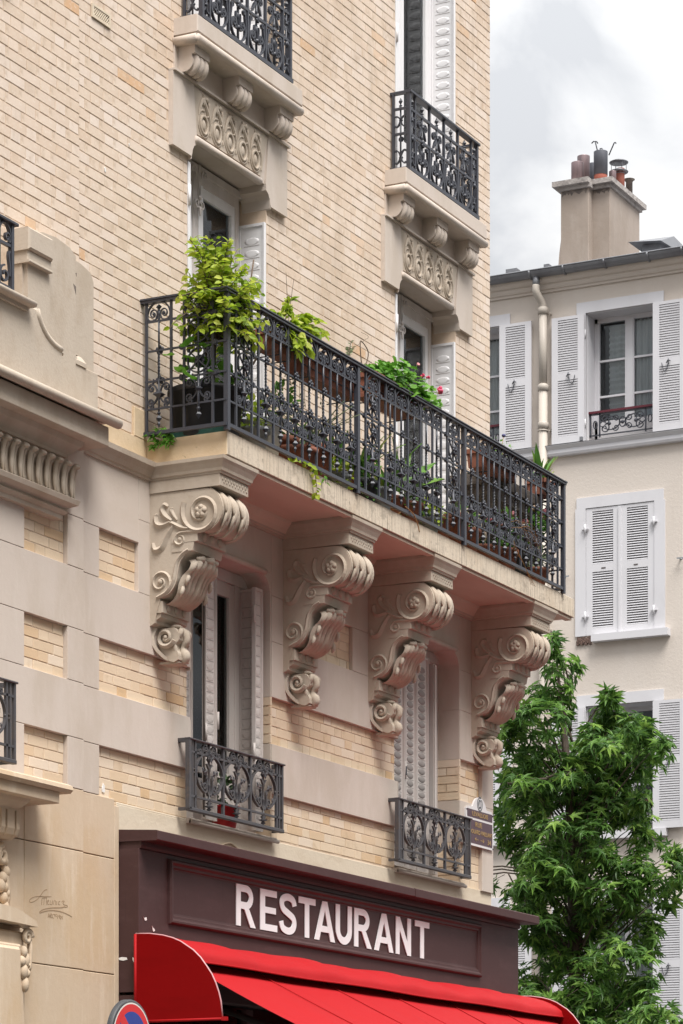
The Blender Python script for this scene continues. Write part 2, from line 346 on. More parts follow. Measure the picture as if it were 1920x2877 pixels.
M['dryrose'] = leafm('dryrose', [(0, (.58, .40, .25)), (1, (.66, .50, .36))], .7, .3)
M['plate_white'] = mat('plate_white', (.72, .70, .70), .35)
M['plate_brown'] = mat('plate_brown', (.085, .045, .058), .4, layers=[(12, .5, .7, (.11, .065, .08), .6)])
M['gold'] = mat('gold', (.36, .24, .10), .45, layers=[(30, .5, .7, (.25, .16, .07), .7)])
M['crest'] = mat('crest', (.09, .10, .11), .5)
M['sign_red'] = mat('sign_red', (.62, .012, .014), .3, coat=.3)
M['sign_blue'] = mat('sign_blue', (.012, .035, .26), .3, coat=.3)
M['sign_white'] = mat('sign_white', (.74, .70, .66), .35)
M['sign_back'] = mat('sign_back', (.06, .062, .066), .5, layers=[(60, .62, .72, (.35, .35, .34), .7)])
M['galv'] = mat('galv', (.36, .37, .38), .4, metal=.6)
M['maroon'] = mat('maroon', (.10, .012, .022), .4)
M['asphalt'] = mat('asphalt', (.05, .05, .052), .9, layers=[(30, .4, .7, (.07, .07, .07), .6)], bumps=[(150, .4, .005)])
M['pavement'] = mat('pavement', (.15, .147, .14), .9, layers=[(5, .4, .7, (.26, .25, .235), .6)], bumps=[(80, .3, .005)])
M['kerb'] = mat('kerb', (.32, .31, .30), .85)
M['ground'] = mat('ground', (.10, .098, .092), .95)
M['engrave'] = mat('engrave', (.33, .225, .14), .95)
M['cable'] = mat('cable', (.52, .42, .30), .7)
M['brownstone'] = mat('brownstone', (.10, .065, .055), .95, layers=[(30, .45, .65, (.2, .13, .1), .8)], bumps=[(40, .7, .02)])
# ------------------------------------------------------------------ ground, street
g = MB(); g.box(-300, 300, -300, 300, -0.3, -0.124); tag(g.build('ground', M['ground']), kind='structure')
g = MB(); g.box(-60, 13.2, -9.2, -2.2, -0.122, -0.12); g.box(8.2, 20.2, -60, 60, -0.1195, -0.118)
tag(g.build('road', M['asphalt']), kind='structure')
for nm, (x0, x1, y0, y1) in {'pavement': (-60, 8.1, -2.2, 0.2), 'far_pavement': (20.2, 22.4, -60, 60), 'opposite_pavement': (-60, 13, -13, -9.2)}.items():
    g = MB(); g.box(x0, x1, y0, y1, -0.123, 0.0, 0); tag(g.build(nm, M['pavement']), kind='structure')
g = MB(); g.box(-60, 8.1, -2.36, -2.2, -0.121, 0.004); g.box(8.1, 8.25, -2.36, 60, -0.121, 0.004); g.box(20.05, 20.2, -60, 60, -0.121, 0.004)
tag(g.build('kerb', M['kerb']), kind='structure')

# unseen houses added opposite to shade the low sky and show in the panes
OPP = thing('opposite_building', 'unseen plain stone building added across the street to shade the low sky', 'building', (-12, -16, 0))
m_o = mat('opposite_stone', (.36, .32, .27), .9, layers=[((.5, .5, .4), .45, .7, (.30, .26, .22), .7)])
mb = MB(); mb.box(-40, 12, -24, -15.5, 0, 17.5); mb.box(-40.1, 12.1, -24, -15.2, 14.6, 14.9); mb.box(-40.1, 12.1, -24, -15.3, 3.9, 4.15); mb.build('wall', m_o, OPP)
mb = MB(); mb.prism([(-15.5, 17.5), (-17.5, 20), (-22, 20), (-24, 17.5)], 'x', -40, 12); mb.build('roof', M['zinc'], OPP)
wf = MB(); wf.box(0, 1.2, -15.52, -15.49, 0, 2.0); wf.box(-.12, 1.32, -15.56, -15.495, -.12, 0); wfm = wf.mesh('window'); wfm.materials.append(M['pot_dark'])
for i in range(17):
    for z in (1.0, 5.0, 8.2, 11.4): o = bpy.data.objects.new('window', wfm); link(o, OPP, (-39+3*i, 0, z))

# ------------------------------------------------------------------ the brick corner building
BLD = thing('brick_building', 'cream brick and carved stone corner apartment building with long planted balcony', 'building', (0, 0, 0))
XC = (1.515, 4.77)                      # window axes
HW = 0.567                              # half width of the upper openings
XE, XL = 6.022, -2.7                    # street corner, left end of what is built
BX = -0.477                             # edge of the entrance bay, which stands 25 mm proud
def bay(x): return -0.025 if x < BX else 0.0

HOLES = []
for c in XC:
    HOLES += [(c-HW, c+HW, 6.715, 8.97), (c-HW, c+HW, 9.66, 12.2), (c-0.58, c+0.58, 4.27, 6.145)]
def wall_cells(mb, x0, x1, z0, z1, y0, y1, holes):
    xs = sorted({x0, x1} | {h[i] for h in holes for i in (0, 1) if x0 < h[i] < x1}); zs = sorted({z0, z1} | {h[i] for h in holes for i in (2, 3) if z0 < h[i] < z1})
    solid = lambda x, z: not any(h[0] < x < h[1] and h[2] < z < h[3] for h in holes) and x0 < x < x1 and z0 < z < z1
    for i in range(len(xs)-1):
        for j in range(len(zs)-1):
            a, b, c, d = xs[i], xs[i+1], zs[j], zs[j+1]; mx_, mz_ = (a+b)/2, (c+d)/2
            if not solid(mx_, mz_): continue
            mb.add([(a,y0,c),(b,y0,c),(b,y0,d),(a,y0,d)], [(0,1,2,3)]); mb.add([(a,y1,c),(a,y1,d),(b,y1,d),(b,y1,c)], [(0,1,2,3)])
            if not solid(a-1e-3, mz_): mb.add([(a,y0,c),(a,y0,d),(a,y1,d),(a,y1,c)], [(0,1,2,3)])
            if not solid(b+1e-3, mz_): mb.add([(b,y0,c),(b,y1,c),(b,y1,d),(b,y0,d)], [(0,1,2,3)])
            if not solid(mx_, c-1e-3): mb.add([(a,y0,c),(a,y1,c),(b,y1,c),(b,y0,c)], [(0,1,2,3)])
            if not solid(mx_, d+1e-3): mb.add([(a,y0,d),(b,y0,d),(b,y1,d),(a,y1,d)], [(0,1,2,3)])
mb = MB(); wall_cells(mb, BX, XE-.004, 0, 13.0, 0.0034, 0.30, HOLES); wall_cells(mb, XL, BX, 0, 13.0, -0.0216, 0.30, [])
WALL = mb.build('wall', M['mortar'], BLD, fix=False)
mb = MB(); mb.box(XL, XE-.004, 8.9, 9.0, 0, 13); mb.box(XL, XL+.1, .3, 8.9, 0, 13); mb.box(XE-.3, XE-.004, .3, 8.9, 0, 13); mb.box(XL, XE, -.02, 9, 13.0, 13.2)
mb.build('rear_wall', M['mortar'], BLD)
mb = MB()
for z in (3.95, 6.45, 9.45): mb.box(XL+.1, XE-.3, .302, 8.9, z, z+.15)
mb.box(XL+.1, XE-.3, 2.2, 2.3, 0, 13); mb.box(3.1, 3.2, .302, 2.2, 0, 13)
mb.build('inner_floor', M['room'], BLD)

# bricks ---------------------------------------------------------------
def rows(x0, x1, z0, z1, course, excl, zone, ph=0.0, joint=0.0065):
    k = 0; z = z0; outl = []
    while z + course*0.6 < z1:
        zb, zt = z + joint/2, min(z + course, z1) - joint/2; zc = (zb+zt)/2; x = x0 - 0.35 + ((k % 2)*0.1725 + ph) % 0.345
        hd = True
        while x < x1:
            w = (0.108 if hd else 0.225) + U(-.005, .005); hd = not hd
            segs = [(max(x, x0), min(x+w, x1))]; x += w + joint + U(-.001, .002)
            for ex in excl:
                if ex[2] < zc < ex[3]:
                    n_ = []
                    for a, b in segs:
                        if b <= ex[0] or a >= ex[1]: n_.append((a, b))
                        else:
                            if a < ex[0]: n_.append((a, ex[0]))
                            if b > ex[1]: n_.append((ex[1], b))
                    segs = n_
            for a, b in segs:
                if b-a > 0.025: outl.append((a, b, zb+U(-.0012, .0012), zt+U(-.0012, .0012), bay((a+b)/2)+U(-.0014, .0012), rnd(), zone))
        z += course; k += 1
    return outl
EX = []
for c in XC: EX += [(c-HW-.004, c+HW+.004, 6.7, 8.80), (c-.822, c+.838, 8.787, 9.30), (c-.745, c+.76, 9.30, 9.69), (c-HW-.004, c+HW+.004, 9.6, 12.3)]
EX += [(XL, -1.29, 9.08, 13), (XL, -.40, 6.6, 7.58), (.21, .30, 6.7, 6.91), (-.29, -.085, 9.295, 9.375)]
BR = rows(BX, XE, 6.72, 12.3, .0695, EX, 'u') + rows(XL, BX-.004, 6.72, 12.3, .0695, EX, 'u', .21)
for (a, b, c, d) in ((-.245, .246, 5.675, 6.006), (-1.168, -.672, 5.685, 6.006), (2.60, 3.40, 5.68, 6.006),
                     (-1.168, -.672, 4.958, 5.294), (-.245, .935, 4.958, 5.294), (2.105, 4.185, 4.945, 5.278), (5.355, 5.79, 4.945, 5.278),
                     (-1.168, -.672, 4.285, 4.598), (-.245, .935, 4.268, 4.60), (2.105, 4.185, 4.268, 4.584), (5.355, 5.79, 4.25, 4.60)):
    BR += rows(a, b, c, d, .0672, [], 'l', U(0, .3), .006)
def shown(b):
    x, y, d = px_of(((b[0]+b[1])/2, b[4], (b[2]+b[3])/2))
    if not (8 < x < 1912 and 8 < y < 2869): return 0.0
    return (px_of((b[1], b[4], b[2]))[0]-px_of((b[0], b[4], b[2]))[0])*(b[3]-b[2])*F_PX/d
BR.sort(key=shown, reverse=True)
CH = .0022
def brick_into(mb, b):
    mb.ct = b[5]; x0, x1, z0, z1, y = b[:5]; c = CH; yb = y+.022
    vs = [(x0,yb,z0),(x1,yb,z0),(x1,yb,z1),(x0,yb,z1),(x0,y+c,z0),(x1,y+c,z0),(x1,y+c,z1),(x0,y+c,z1),(x0+c,y,z0+c),(x1-c,y,z0+c),(x1-c,y,z1-c),(x0+c,y,z1-c)]
    fs = [(8,9,10,11)]
    for i in range(4): j = (i+1) % 4; fs += [(i,j,4+j,4+i),(4+i,4+j,8+j,8+i)]
    mb.add(vs, fs)
proto = {}
for zn, mm in (('u', 'brick'), ('l', 'lowbrick')):
    for kind_, w in (('h', .108), ('s', .225)):
        m1 = MB(); brick_into(m1, (0, w, 0, .0615, 0, 0)); me = m1.mesh('brick', fix=False); me.materials.append(M[mm]); proto[zn+kind_] = (me, w)
for b in BR[:300]:
    w = b[1]-b[0]; me, pw = proto[b[6]+('s' if w > .16 else 'h')]
    o = bpy.data.objects.new('brick', me); link(o, WALL, (b[0], b[4], b[2])); o.scale = (w/pw, 1, (b[3]-b[2])/.0615)
fu, fl = MB(), MB()
for b in BR[300:]: brick_into(fu if b[6] == 'u' else fl, b)
fu.build('brick_field', M['brick'], WALL, 'stuff', fix=False, tint=True); fl.build('lower_brick_field', M['lowbrick'], WALL, 'stuff', fix=False, tint=True)
# brick returns on the window jambs
mb = MB()
for c in XC:
    for zb, n in ((4.945, 5), (4.268, 5)):
        for k in range(n):
            z0 = zb + k*.0672
            for a, b in (((-.03, .085), (.092, .2)) if k % 2 else ((-.03, .19),)):
                mb.ct = rnd(); mb.box(c+.572, c+.592, a, b, z0+.004, z0+.063)
mb.build('jamb_brick', M['lowbrick'], WALL, 'stuff', tint=True)

# stone bands of the first floor ----------------------------------------
SB = []
def blk(x0, x1, z0, z1, y=None, m='stone', d=.03): SB.append((x0, x1, z0, z1, (y if y is not None else -.03+bay((x0+x1)/2)), m))
for z0, z1 in ((6.006, 6.45), (5.294, 5.683), (4.60, 4.958)):
    blk(XL, BX, z0+.002, z1-.002, -.056)
for z0, z1 in ((5.683, 6.006), (4.958, 5.294), (4.278, 4.60)):
    blk(XL, -1.17, z0+.002, z1-.002, -.056); blk(-.67, BX, z0+.002, z1-.002, -.056); blk(BX, -.247, z0+.002, z1-.002)
blk(BX, .25, 6.008, 6.45); blk(.252, .935, 6.165, 6.45); blk(.937, 2.10, 6.165, 6.45); blk(2.102, 4.185, 6.008, 6.45); blk(4.187, 5.35, 6.165, 6.45); blk(5.352, XE, 6.008, 6.45)
blk(BX, .935, 5.296, 5.681); blk(.248, .935, 5.683, 6.163)
blk(2.105, 2.6, 5.68, 6.006); blk(3.40, 4.185, 5.68, 6.006); blk(2.105, 4.185, 5.28, 5.678); blk(5.355, XE, 5.68, 6.006); blk(5.355, XE, 5.28, 5.678)
blk(BX, .935, 4.602, 4.956); blk(2.105, 4.185, 4.586, 4.943); blk(5.355, XE, 4.602, 4.943)
blk(5.792, XE, 4.945, 5.278); blk(5.792, XE, 4.245, 4.60)
for (x0, x1) in ((XL, -1.17), (-1.168, BX), (BX, -.06)):
    for z0, z1 in ((0, 1.1), (1.106, 2.2), (2.206, 3.128), (3.134, 3.882), (3.888, 4.276)): blk(x0, x1, z0, z1, None, 'lime')
blk(-.06, -.002, 0, 4.234, None, 'lime')
for x, z, q in ((-.155, 4.335, .6), (-.13, 8.36, .35), (.17, 8.62, .2)):       # splashes of white filler on the bricks
    m1 = MB(); m1.prism([(x+q*.030*math.cos(a)*U(.5, 1.3), z+q*.045*math.sin(a)*U(.5, 1.3)) for a in [2*PI*k/11 for k in range(11)]], 'y', -.0055, .0); m1.build('filler_patch', M['chip'], WALL)
for b in SB:
    m1 = MB(); m1.box(b[0]+.0008, b[1]-.0008, b[4], .02, b[2], b[3], .002 if b[5] == 'stone' else .0035); m1.build('stone_block', M[b[5]], WALL)
for c in XC:                                             # stone returns of the openings, rounded at the head
    ws = empty('window_surround', BLD, (c, 0, 5))
    for s in (-1, 1):
        for z0, z1 in ((5.2785, 5.6795), (4.6025, 4.9425)):
            mb = MB(); xx = c+s*.5715; mb.box(min(xx, xx+s*.008), max(xx, xx+s*.008), -.0285, .21, z0, z1); mb.build('jamb', M['stone'], ws)
        mb = MB(); p = [(c+s*.584, 5.681), (c+s*.5715, 5.681), (c+s*.5715, 6.0)] + [(c+s*(.4315+.14*math.cos(a)), 6.0+.14*math.sin(a)) for a in [R(10*i) for i in range(1, 10)]] + [(c+s*.40, 6.1635), (c+s*.584, 6.1635)]
        mb.prism(p, 'y', -.0285, .21); mb.build('jamb', M['stone'], ws)
    mb = MB(); mb.box(c-.399, c+.399, -.0285, .21, 6.139, 6.1575); mb.build('head', M['stone'], ws)
    mb = MB(); mb.tube([(c-.45, -.043, 6.152), (c+.47, -.043, 6.152)], .022, 8); mb.build('head_roll', M['stone'], ws)
# plaster band above the shop
mb = MB(); mb.box(.0, XE, -.012, .02, 3.9, 4.252, .003); mb.box(-.001, .99, -.010, .02, 4.25, 4.266, .004); mb.box(XE-.0, XE+.16, -.01, .2, 3.9, 4.10, .004); mb.build('plaster_band', M['plaster'], BLD)
mb = MB(); mb.tube(smooth_line([(1.18, -.018, 4.02), (1.30, -.018, 4.10), (1.45, -.018, 4.155), (1.55, -.018, 4.16), (1.70, -.018, 4.10), (1.82, -.018, 4.02)], 4), .009, 6); mb.build('cable', M['cable'], BLD)
# string course and plinth below the balcony floor
STR = [(0, 6.44), (-.045, 6.442), (-.05, 6.458), (-.058, 6.462), (-.075, 6.49), (-.10, 6.52), (-.105, 6.552), (0, 6.552)]
mb = MB(); mb.prism(STR, 'x', -.47, XE-.03); mb.build('string_course', M['carved'], BLD)
mb = MB(); mb.box(-.24, .386, -.013, .02, 6.555, 6.712, .003); mb.box(.218, .384, -.016, .02, 6.712, 6.905, .004); mb.build('plinth', M['slabend'], BLD)

def grille(x0, x1, z0, z1):
    e_ = empty('vent_grille', BLD, (x0, 0, z0)); m1 = MB()
    for t in (0, 1): m1.box(x0-.02, x1+.02, -.012, .0, (z0-.015, z1)[t], (z0, z1+.015)[t]); m1.box((x0-.02, x1)[t], (x0, x1+.02)[t], -.012, 0, z0, z1)
    n_ = 9; w = x1-x0; h = z1-z0
    for i in range(-4, n_+1):
        for s in (1, -1):
            a = x0+w*i/n_; p0, p1 = (a, z0), (a+s*h*.9, z1)
            pts = []
            for t in range(9):
                q = p0[0]+(p1[0]-p0[0])*t/8; r_ = p0[1]+h*t/8
                if x0 <= q <= x1: pts.append((q, r_))
            if len(pts) > 1: m1.ribbon(pts, -.008-(.002 if s > 0 else 0), -.003, .005)
    m1.build('lattice', M['plaster'], e_)
    m1 = MB(); m1.box(x0, x1, -.0035, -.0025, z0, z1); m1.build('opening', M['dirtslot'], e_)  # dark sheet standing for the shaded vent hole
grille(-.107, .066, 6.598, 6.672); grille(-.281, -.093, 9.307, 9.366)

# upper windows ----------------------------------------------------------
def shutter_leaf(name, parent, plane, fixed, a0, a1, z0, z1, m, pitch=.088, oval=True, gap='slot', sgn=-1):
    """sheet-metal louvred leaf; plane 'x': faces -X at x=fixed, spans a0..a1 in Y; plane 'y': faces -Y at y=fixed"""
    m1, m2 = MB(), MB(); th = .018; w = a1-a0
    def B(mb, p0, p1, q0, q1, za, zb):
        mb.box(q0, q1, p0, p1, za, zb) if plane == 'x' else mb.box(p0, p1, q0, q1, za, zb)
    B(m1, a0, a1, fixed, fixed+th, z0, z1)
    for p0, p1, za, zb in ((a0, a0+.016, z0, z1), (a1-.016, a1, z0, z1), (a0+.016, a1-.016, z1-.02, z1), (a0+.016, a1-.016, z0, z0+.05)): B(m1, p0, p1, fixed-.009, fixed, za, zb)
    for p in (a0+.003, a1-.003): B(m1, p-.002, p+.002, fixed-.0125, fixed-.009, z0, z1)
    z = z0+.12; c = (a0+a1)/2
    while z < z1-.06:
        ce = (fixed, c, z) if plane == 'x' else (c, fixed, z); rr = (.0016 if not oval else .006, w*.30, .027) if plane == 'x' else (w*.30, .0016 if not oval else .006, .027)
        (m1 if not oval else m2).ball(ce, *rr, n=10, m=6)
        B(m2, c-w*.30, c+w*.30, fixed-.0015, fixed+.001, z-.034, z-.0305); z += pitch
    o = m1.build(name, m, parent); m2.build('louvre', M[gap], o); return o
def upper_window(c, z0, zh, top):
    w = empty('window', BLD, (c, .2, z0)); zt = zh+.13; x0, x1 = c-HW, c+HW
    m1 = MB(); y0, y1 = .20, .27
    m1.box(x0+.0, x0+.07, y0, y1, z0, zt); m1.box(x1-.10, x1-.052, y0, y1, z0, zt); m1.box(x1-.052, x1, y0+.02, y1, z0, zt)
    m1.box(x0, x1, y0-.02, y1, zt-.05, zt); m1.box(x0+.07, x1-.10, y0, y1, zt-.125, zt-.05); m1.box(c-.146, c-.082, y0-.004, y1, z0, zt-.06)
    m1.build('frame', M['oldwhite' if top else 'white'], w)
    m1 = MB(); gx0, gx1 = c-.018, c+.418; zz = zt-.125
    m1.box(c-.082, gx0, .19, .25, z0, zz); m1.box(gx1, c+.467, .205, .25, z0, zz); m1.box(gx0, gx1, .205, .25, zz-.07, zz); m1.box(gx0, gx1, .205, .25, z0, z0+.5); m1.box(x0+.07, x0+.12, .205, .25, z0, zz); m1.box(c-.2, c-.146, .205, .25, z0, zz)
    m1.build('sash', M['white'], w)
    m1 = MB(); m1.box(gx0, gx1, .228, .232, z0+.5, zz-.07); m1.box(x0+.12, c-.2, .228, .232, z0+.02, zz-.01); m1.build('pane', M['glass'], w)
    m1 = MB(); m1.sheet(lambda u, v: (c-.42+u*.84, .33+.022*math.sin(u*46)+.01*math.sin(u*17+v*3), z0+v*(zt-z0-.12)), 60, 2); m1.build('curtain', M['curtain'], w)
    shutter_leaf('shutter', w, 'x', x1-.0205, .002, .216, z0+.03, zh-.105, M['white'], .088, False)
    m1 = MB(); m1.box(x0+.004, x0+.034, -.002, .2, z0+.03, zh-.02); m1.box(x0+.036, x0+.064, .012, .2, z0+.03, zh-.02)
    for z in (zh-.25, zh-1.2): m1.tube([(x0+.012, -.008, z-.07), (x0+.012, -.008, z+.07)], .011, 6)
    m1.build('folded_shutter', M['white'], w)
    if top:
        m1 = MB(); lx, ly, lz = c-.13, .15, zh+.045
        m1.ribbon([(lx, lz+.07), (lx, lz-.25)], ly, ly+.012, .012)
        for s in (-1, 1):
            m1.ribbon(bez((lx, lz-.14), (lx+s*.02, lz+.05), (lx+s*.07, lz+.07), (lx+s*.10, lz+.03)) + spiral(lx+s*.085, lz+.02, .02, .006, R(40) if s > 0 else R(140), R(40)-s*R(420) if s > 0 else R(140)+R(420), 12), ly, ly+.014, .008)
            m1.ribbon(spiral(lx+s*.035, lz-.20, .036, .010, R(180) if s > 0 else 0, R(180)+R(430) if s > 0 else -R(430), 16), ly, ly+.014, .009)
        m1.ball((lx, ly, lz-.16), .022, .012, .015); m1.ball((lx, ly, lz-.255), .010, .01, .035); m1.build('lambrequin_bracket', M['oldwhite'], w)
        # carved head of the opening
        h = MB(); ya, yb = -.034, .02
        for s in (-1, 1):
            xo = c+s*.822; xi = c+s*HW
            prof = [(xo, 8.787), (xi+s*.004, 8.787), (xi-s*.004, 8.80), (xi-s*.012, 8.835), (xi-s*.035, 8.868), (xi-s*.066, 8.885), (xi-s*.07, 8.93), (c+s*.54, 9.29), (xo, 9.29)]
            h.prism(prof, 'y', ya, yb)
            br = [(xi+s*.004, 8.765), (xi-s*.004, 8.775), (xi-s*.014, 8.835), (xi-s*.037, 8.868), (xi-s*.068, 8.885), (xi-s*.072, 8.955), (xi+s*.004, 8.955)]
            h.prism(br, 'y', -.030, .198)
        h.box(c-.545, c+.545, -.020, .2, 8.93, 9.30); h.build('lintel', M['stone'], BLD)
        h = MB(); h.tube([(c-.52, -.035, 8.915), (c+.40, -.035, 8.915)], .026, 10); h.box(c-.555, c+.43, -.030, .0, 8.94, 8.952)
        h.box(c-.822, c+.838, -.052, .0, 9.288, 9.303); h.build('roll_moulding', M['stone'], BLD)
        fz = empty('carved_frieze', BLD, (c, -.02, 8.96))
        m1 = MB(); m1.prism([(c-.505, 8.962), (c+.425, 8.962), (c+.535, 9.275), (c-.60, 9.275)], 'y', -.030, -.015); m1.build('panel', M['carved'], fz)
        for i in range(5):
            q = c-.40+i*.185; m1 = MB(); yy = -.034
            m1.tube([(q+.05*math.cos(a), yy, 9.05+.062*math.sin(a)) for a in [2*PI*k/16 for k in range(16)]], .011, 6, True)
            m1.tube([(q+.075*math.cos(a), yy+.003, 9.06+.092*math.sin(a)) for a in [R(-20-260*k/16) for k in range(17)]], .007, 6)
            m1.tube([(x, yy, z) for x, z in bez((q+.085, 9.0), (q+.11, 9.12), (q+.02, 9.16), (q-.01, 9.26), 10)], [.006+.009*math.sin(PI*k/10) for k in range(11)], 6, smooth=False)
            m1.tube([(x, yy, z) for x, z in bez((q-.07, 9.10), (q-.05, 9.20), (q+.0, 9.27), (q+.06, 9.22), 10)], [.005+.009*math.sin(PI*k/10) for k in range(11)], 6, smooth=False)
            m1.tube([(x, yy-.004, z) for x, z in bez((q+.06, 9.22), (q+.075, 9.16), (q+.055, 9.10), (q+.03, 9.12), 8)], [.009, .009, .009, .008, .008, .007, .006, .005, .004], 6)
            m1.ball((q+.035, yy-.004, 9.235), .018, .012, .02, 6, 4); m1.ball((q-.005, yy-.004, 9.205), .013, .01, .03, 6, 4)
            o = m1.build('motif', M['carved'], fz); m1 = MB(); m1.ball((q, -.028, 9.05), .030, .014, .042); m1.build('boss', M['carved'], o)
        # sill with modillions
        s0, s1 = c-.755, c+.775
        h = MB(); h.box(s0, s1, -.185, .26, 9.548, 9.664, .006); h.box(s0+.012, s1-.012, -.173, .0, 9.536, 9.55); h.tube([(s0+.01, -.172, 9.508), (s1-.01, -.172, 9.508)], .031, 10)
        h.tube([(s0+.012, -.172, 9.508), (s0+.012, .0, 9.508)], .031, 10); h.box(s0+.02, s1-.02, -.168, .0, 9.478, 9.53); h.box(c-.76, c+.78, -.012, .01, 9.303, 9.49); h.build('sill', M['stone'], BLD)
        for dx in (-.715, -.10, .51):
            q = c+dx; mo = MB(); mo.prism([(0, 9.478), (-.142, 9.478), (-.142, 9.425), (-.118, 9.420), (-.118, 9.41)] + [(-.062+.064*math.cos(a), 9.372+.064*math.sin(a)) for a in [R(150+14*k) for k in range(11)]] + [(0, 9.305)], 'x', q, q+.205)
            for t in (.028, .085, .142): mo.tube([(q+t+.018, -.062+.068*math.cos(a), 9.372+.068*math.sin(a)) for a in [R(120+15*k) for k in range(11)]], [.012, .020, .024, .026, .026, .026, .026, .025, .023, .018, .008], 6)
            mo.build('modillion', M['stone'], BLD)
    return w
for c in XC:
    upper_window(c, 6.73, 8.78, True); upper_window(c, 9.67, 12.0, False)

# lower windows with folding shutters --------------------------------------
def lower_window(c, closed):
    w = empty('window', BLD, (c, .2, 4.27)); x0, x1 = c-.58, c+.58
    m1 = MB(); m1.box(x0, x0+.10, .15, .24, 4.27, 6.135); m1.box(x1-.195, x1-.135, .158, .24, 4.27, 6.135); m1.box(x1-.135, x1, .165, .24, 4.27, 6.135); m1.box(x0, x1, .148, .24, 6.055, 6.136)
    m1.build('frame', M['oldwhite'], w)
    m1 = MB(); m1.box(x1-.265, x1-.195, .165, .21, 4.27, 6.05); m1.box(x0+.1, x0+.2, .165, .21, 4.27, 6.05); m1.box(x0+.2, x1-.265, .166, .21, 5.955, 6.054); m1.box(x0+.2, x1-.265, .166, .21, 4.27, 4.62); m1.box(x0+.2, x1-.265, .170, .205, 4.66, 4.70); m1.build('sash', M['oldwhite'], w)
    m1 = MB(); m1.box(x0+.2, x1-.265, .186, .19, 4.62, 5.955); m1.build('pane', M['glass'], w)
    m1 = MB(); m1.box(x0-.03, x1+.05, -.055, .26, 4.235, 4.268, .006); m1.tube([(x0-.03, -.05, 4.245), (x1+.07, -.05, 4.245)], .016, 8); m1.build('sill', M['stone'], w)
    if closed:
        shutter_leaf('shutter', w, 'y', .035, x0+.02, x0+.235, 4.30, 6.03, M['oldwhite'], .0625); shutter_leaf('shutter', w, 'y', .045, x0+.275, x0+.475, 4.30, 6.03, M['oldwhite'], .0625)
        shutter_leaf('shutter', w, 'x', x0+.80, .02, .10, 4.30, 5.99, M['oldwhite'], .05, True, 'dirtslot'); shutter_leaf('shutter', w, 'y', .055, x0+.50, x0+.72, 4.30, 6.03, M['oldwhite'], .0625)
        m1 = MB(); m1.box(x0+.236, x0+.274, .035, .06, 4.30, 6.03); m1.box(x0+.78, x0+.799, .03, .12, 4.3, 6.0); m1.tube([(x0+.255, .028, 5.0), (x0+.255, .028, 5.14)], .008, 6); m1.build('shutter_bar', M['oldwhite'], w)
        m1 = MB(); m1.box(x0+.25, x0+.262, .018, .034, 5.03, 5.10); m1.build('latch', M['iron'], w)
    else:
        shutter_leaf('shutter', w, 'y', .012, x0+.265, x0+.425, 4.30, 6.04, M['oldwhite'], .0725, False); shutter_leaf('shutter', w, 'x', x1-.105, .045, .175, 4.30, 6.04, M['oldwhite'], .0725, False)
        shutter_leaf('shutter', w, 'y', .0, x1-.20, x1-.085, 4.30, 6.03, M['oldwhite'], .0725, False); shutter_leaf('shutter', w, 'y', .10, x0+.05, x0+.24, 4.30, 6.04, M['oldwhite'], .0725, False)
        m1 = MB()
        for x, z in ((x0+.262, 5.86), (x0+.262, 4.9), (x0+.43, 5.0), (x1-.205, 5.84), (x1-.205, 4.86)): m1.tube([(x, -.004, z-.06), (x, -.004, z+.06)], .009, 6)
        m1.build('hinge', M['oldwhite'], w)
        m1 = MB(); m1.tube([(x0+.248, .005, 4.31), (x0+.248, .005, 6.03)], .006, 5); m1.build('rubber_seal', M['dirtslot'], w)  # dark line along the side of the left shutter leaf
lower_window(XC[0], False); lower_window(XC[1], True)

# balcony floor and its four carved corbels ---------------------------------
SX0, SX1, SY = .384, 6.352, -.62
mb = MB(); mb.box(SX0, SX1, SY, .02, 6.557, 6.71, .004); SLAB = mb.build('balcony_slab', M['slabend'], BLD)
mb = MB(); mb.box(SX0+.004, SX1-.002, SY-.004, SY+.02, 6.556, 6.711, .003); mb.build('slab_fascia', M['slabface'], SLAB)
mb = MB(); mb.box(SX0+.01, SX1-.01, SY+.02, .0, 6.548, 6.556); mb.box(SX0+.02, SX1-.02, SY+.012, SY+.07, 6.532, 6.549)
mb.prism([(0, 6.44), (-.055, 6.46), (-.085, 6.50), (-.12, 6.53), (-.13, 6.548), (0, 6.548)], 'x', .9, 5.58); mb.build('soffit', M['soffit'], SLAB)
def rings(mb, x0, x1, yf, yb, prof):
    vs = []
    for off, z in prof: vs += [(x0-off, yb, z), (x0-off, yf-off, z), (x1+off, yf-off, z), (x1+off, yb, z)]
    fs = []; n = len(prof)
    for i in range(n-1):
        for k in range(3): fs.append((i*4+k, i*4+k+1, i*4+k+5, i*4+k+4))
    fs += [(0, 1, 2, 3), (n*4-4, n*4-3, n*4-2, n*4-1)]
    mb.add(vs, fs)
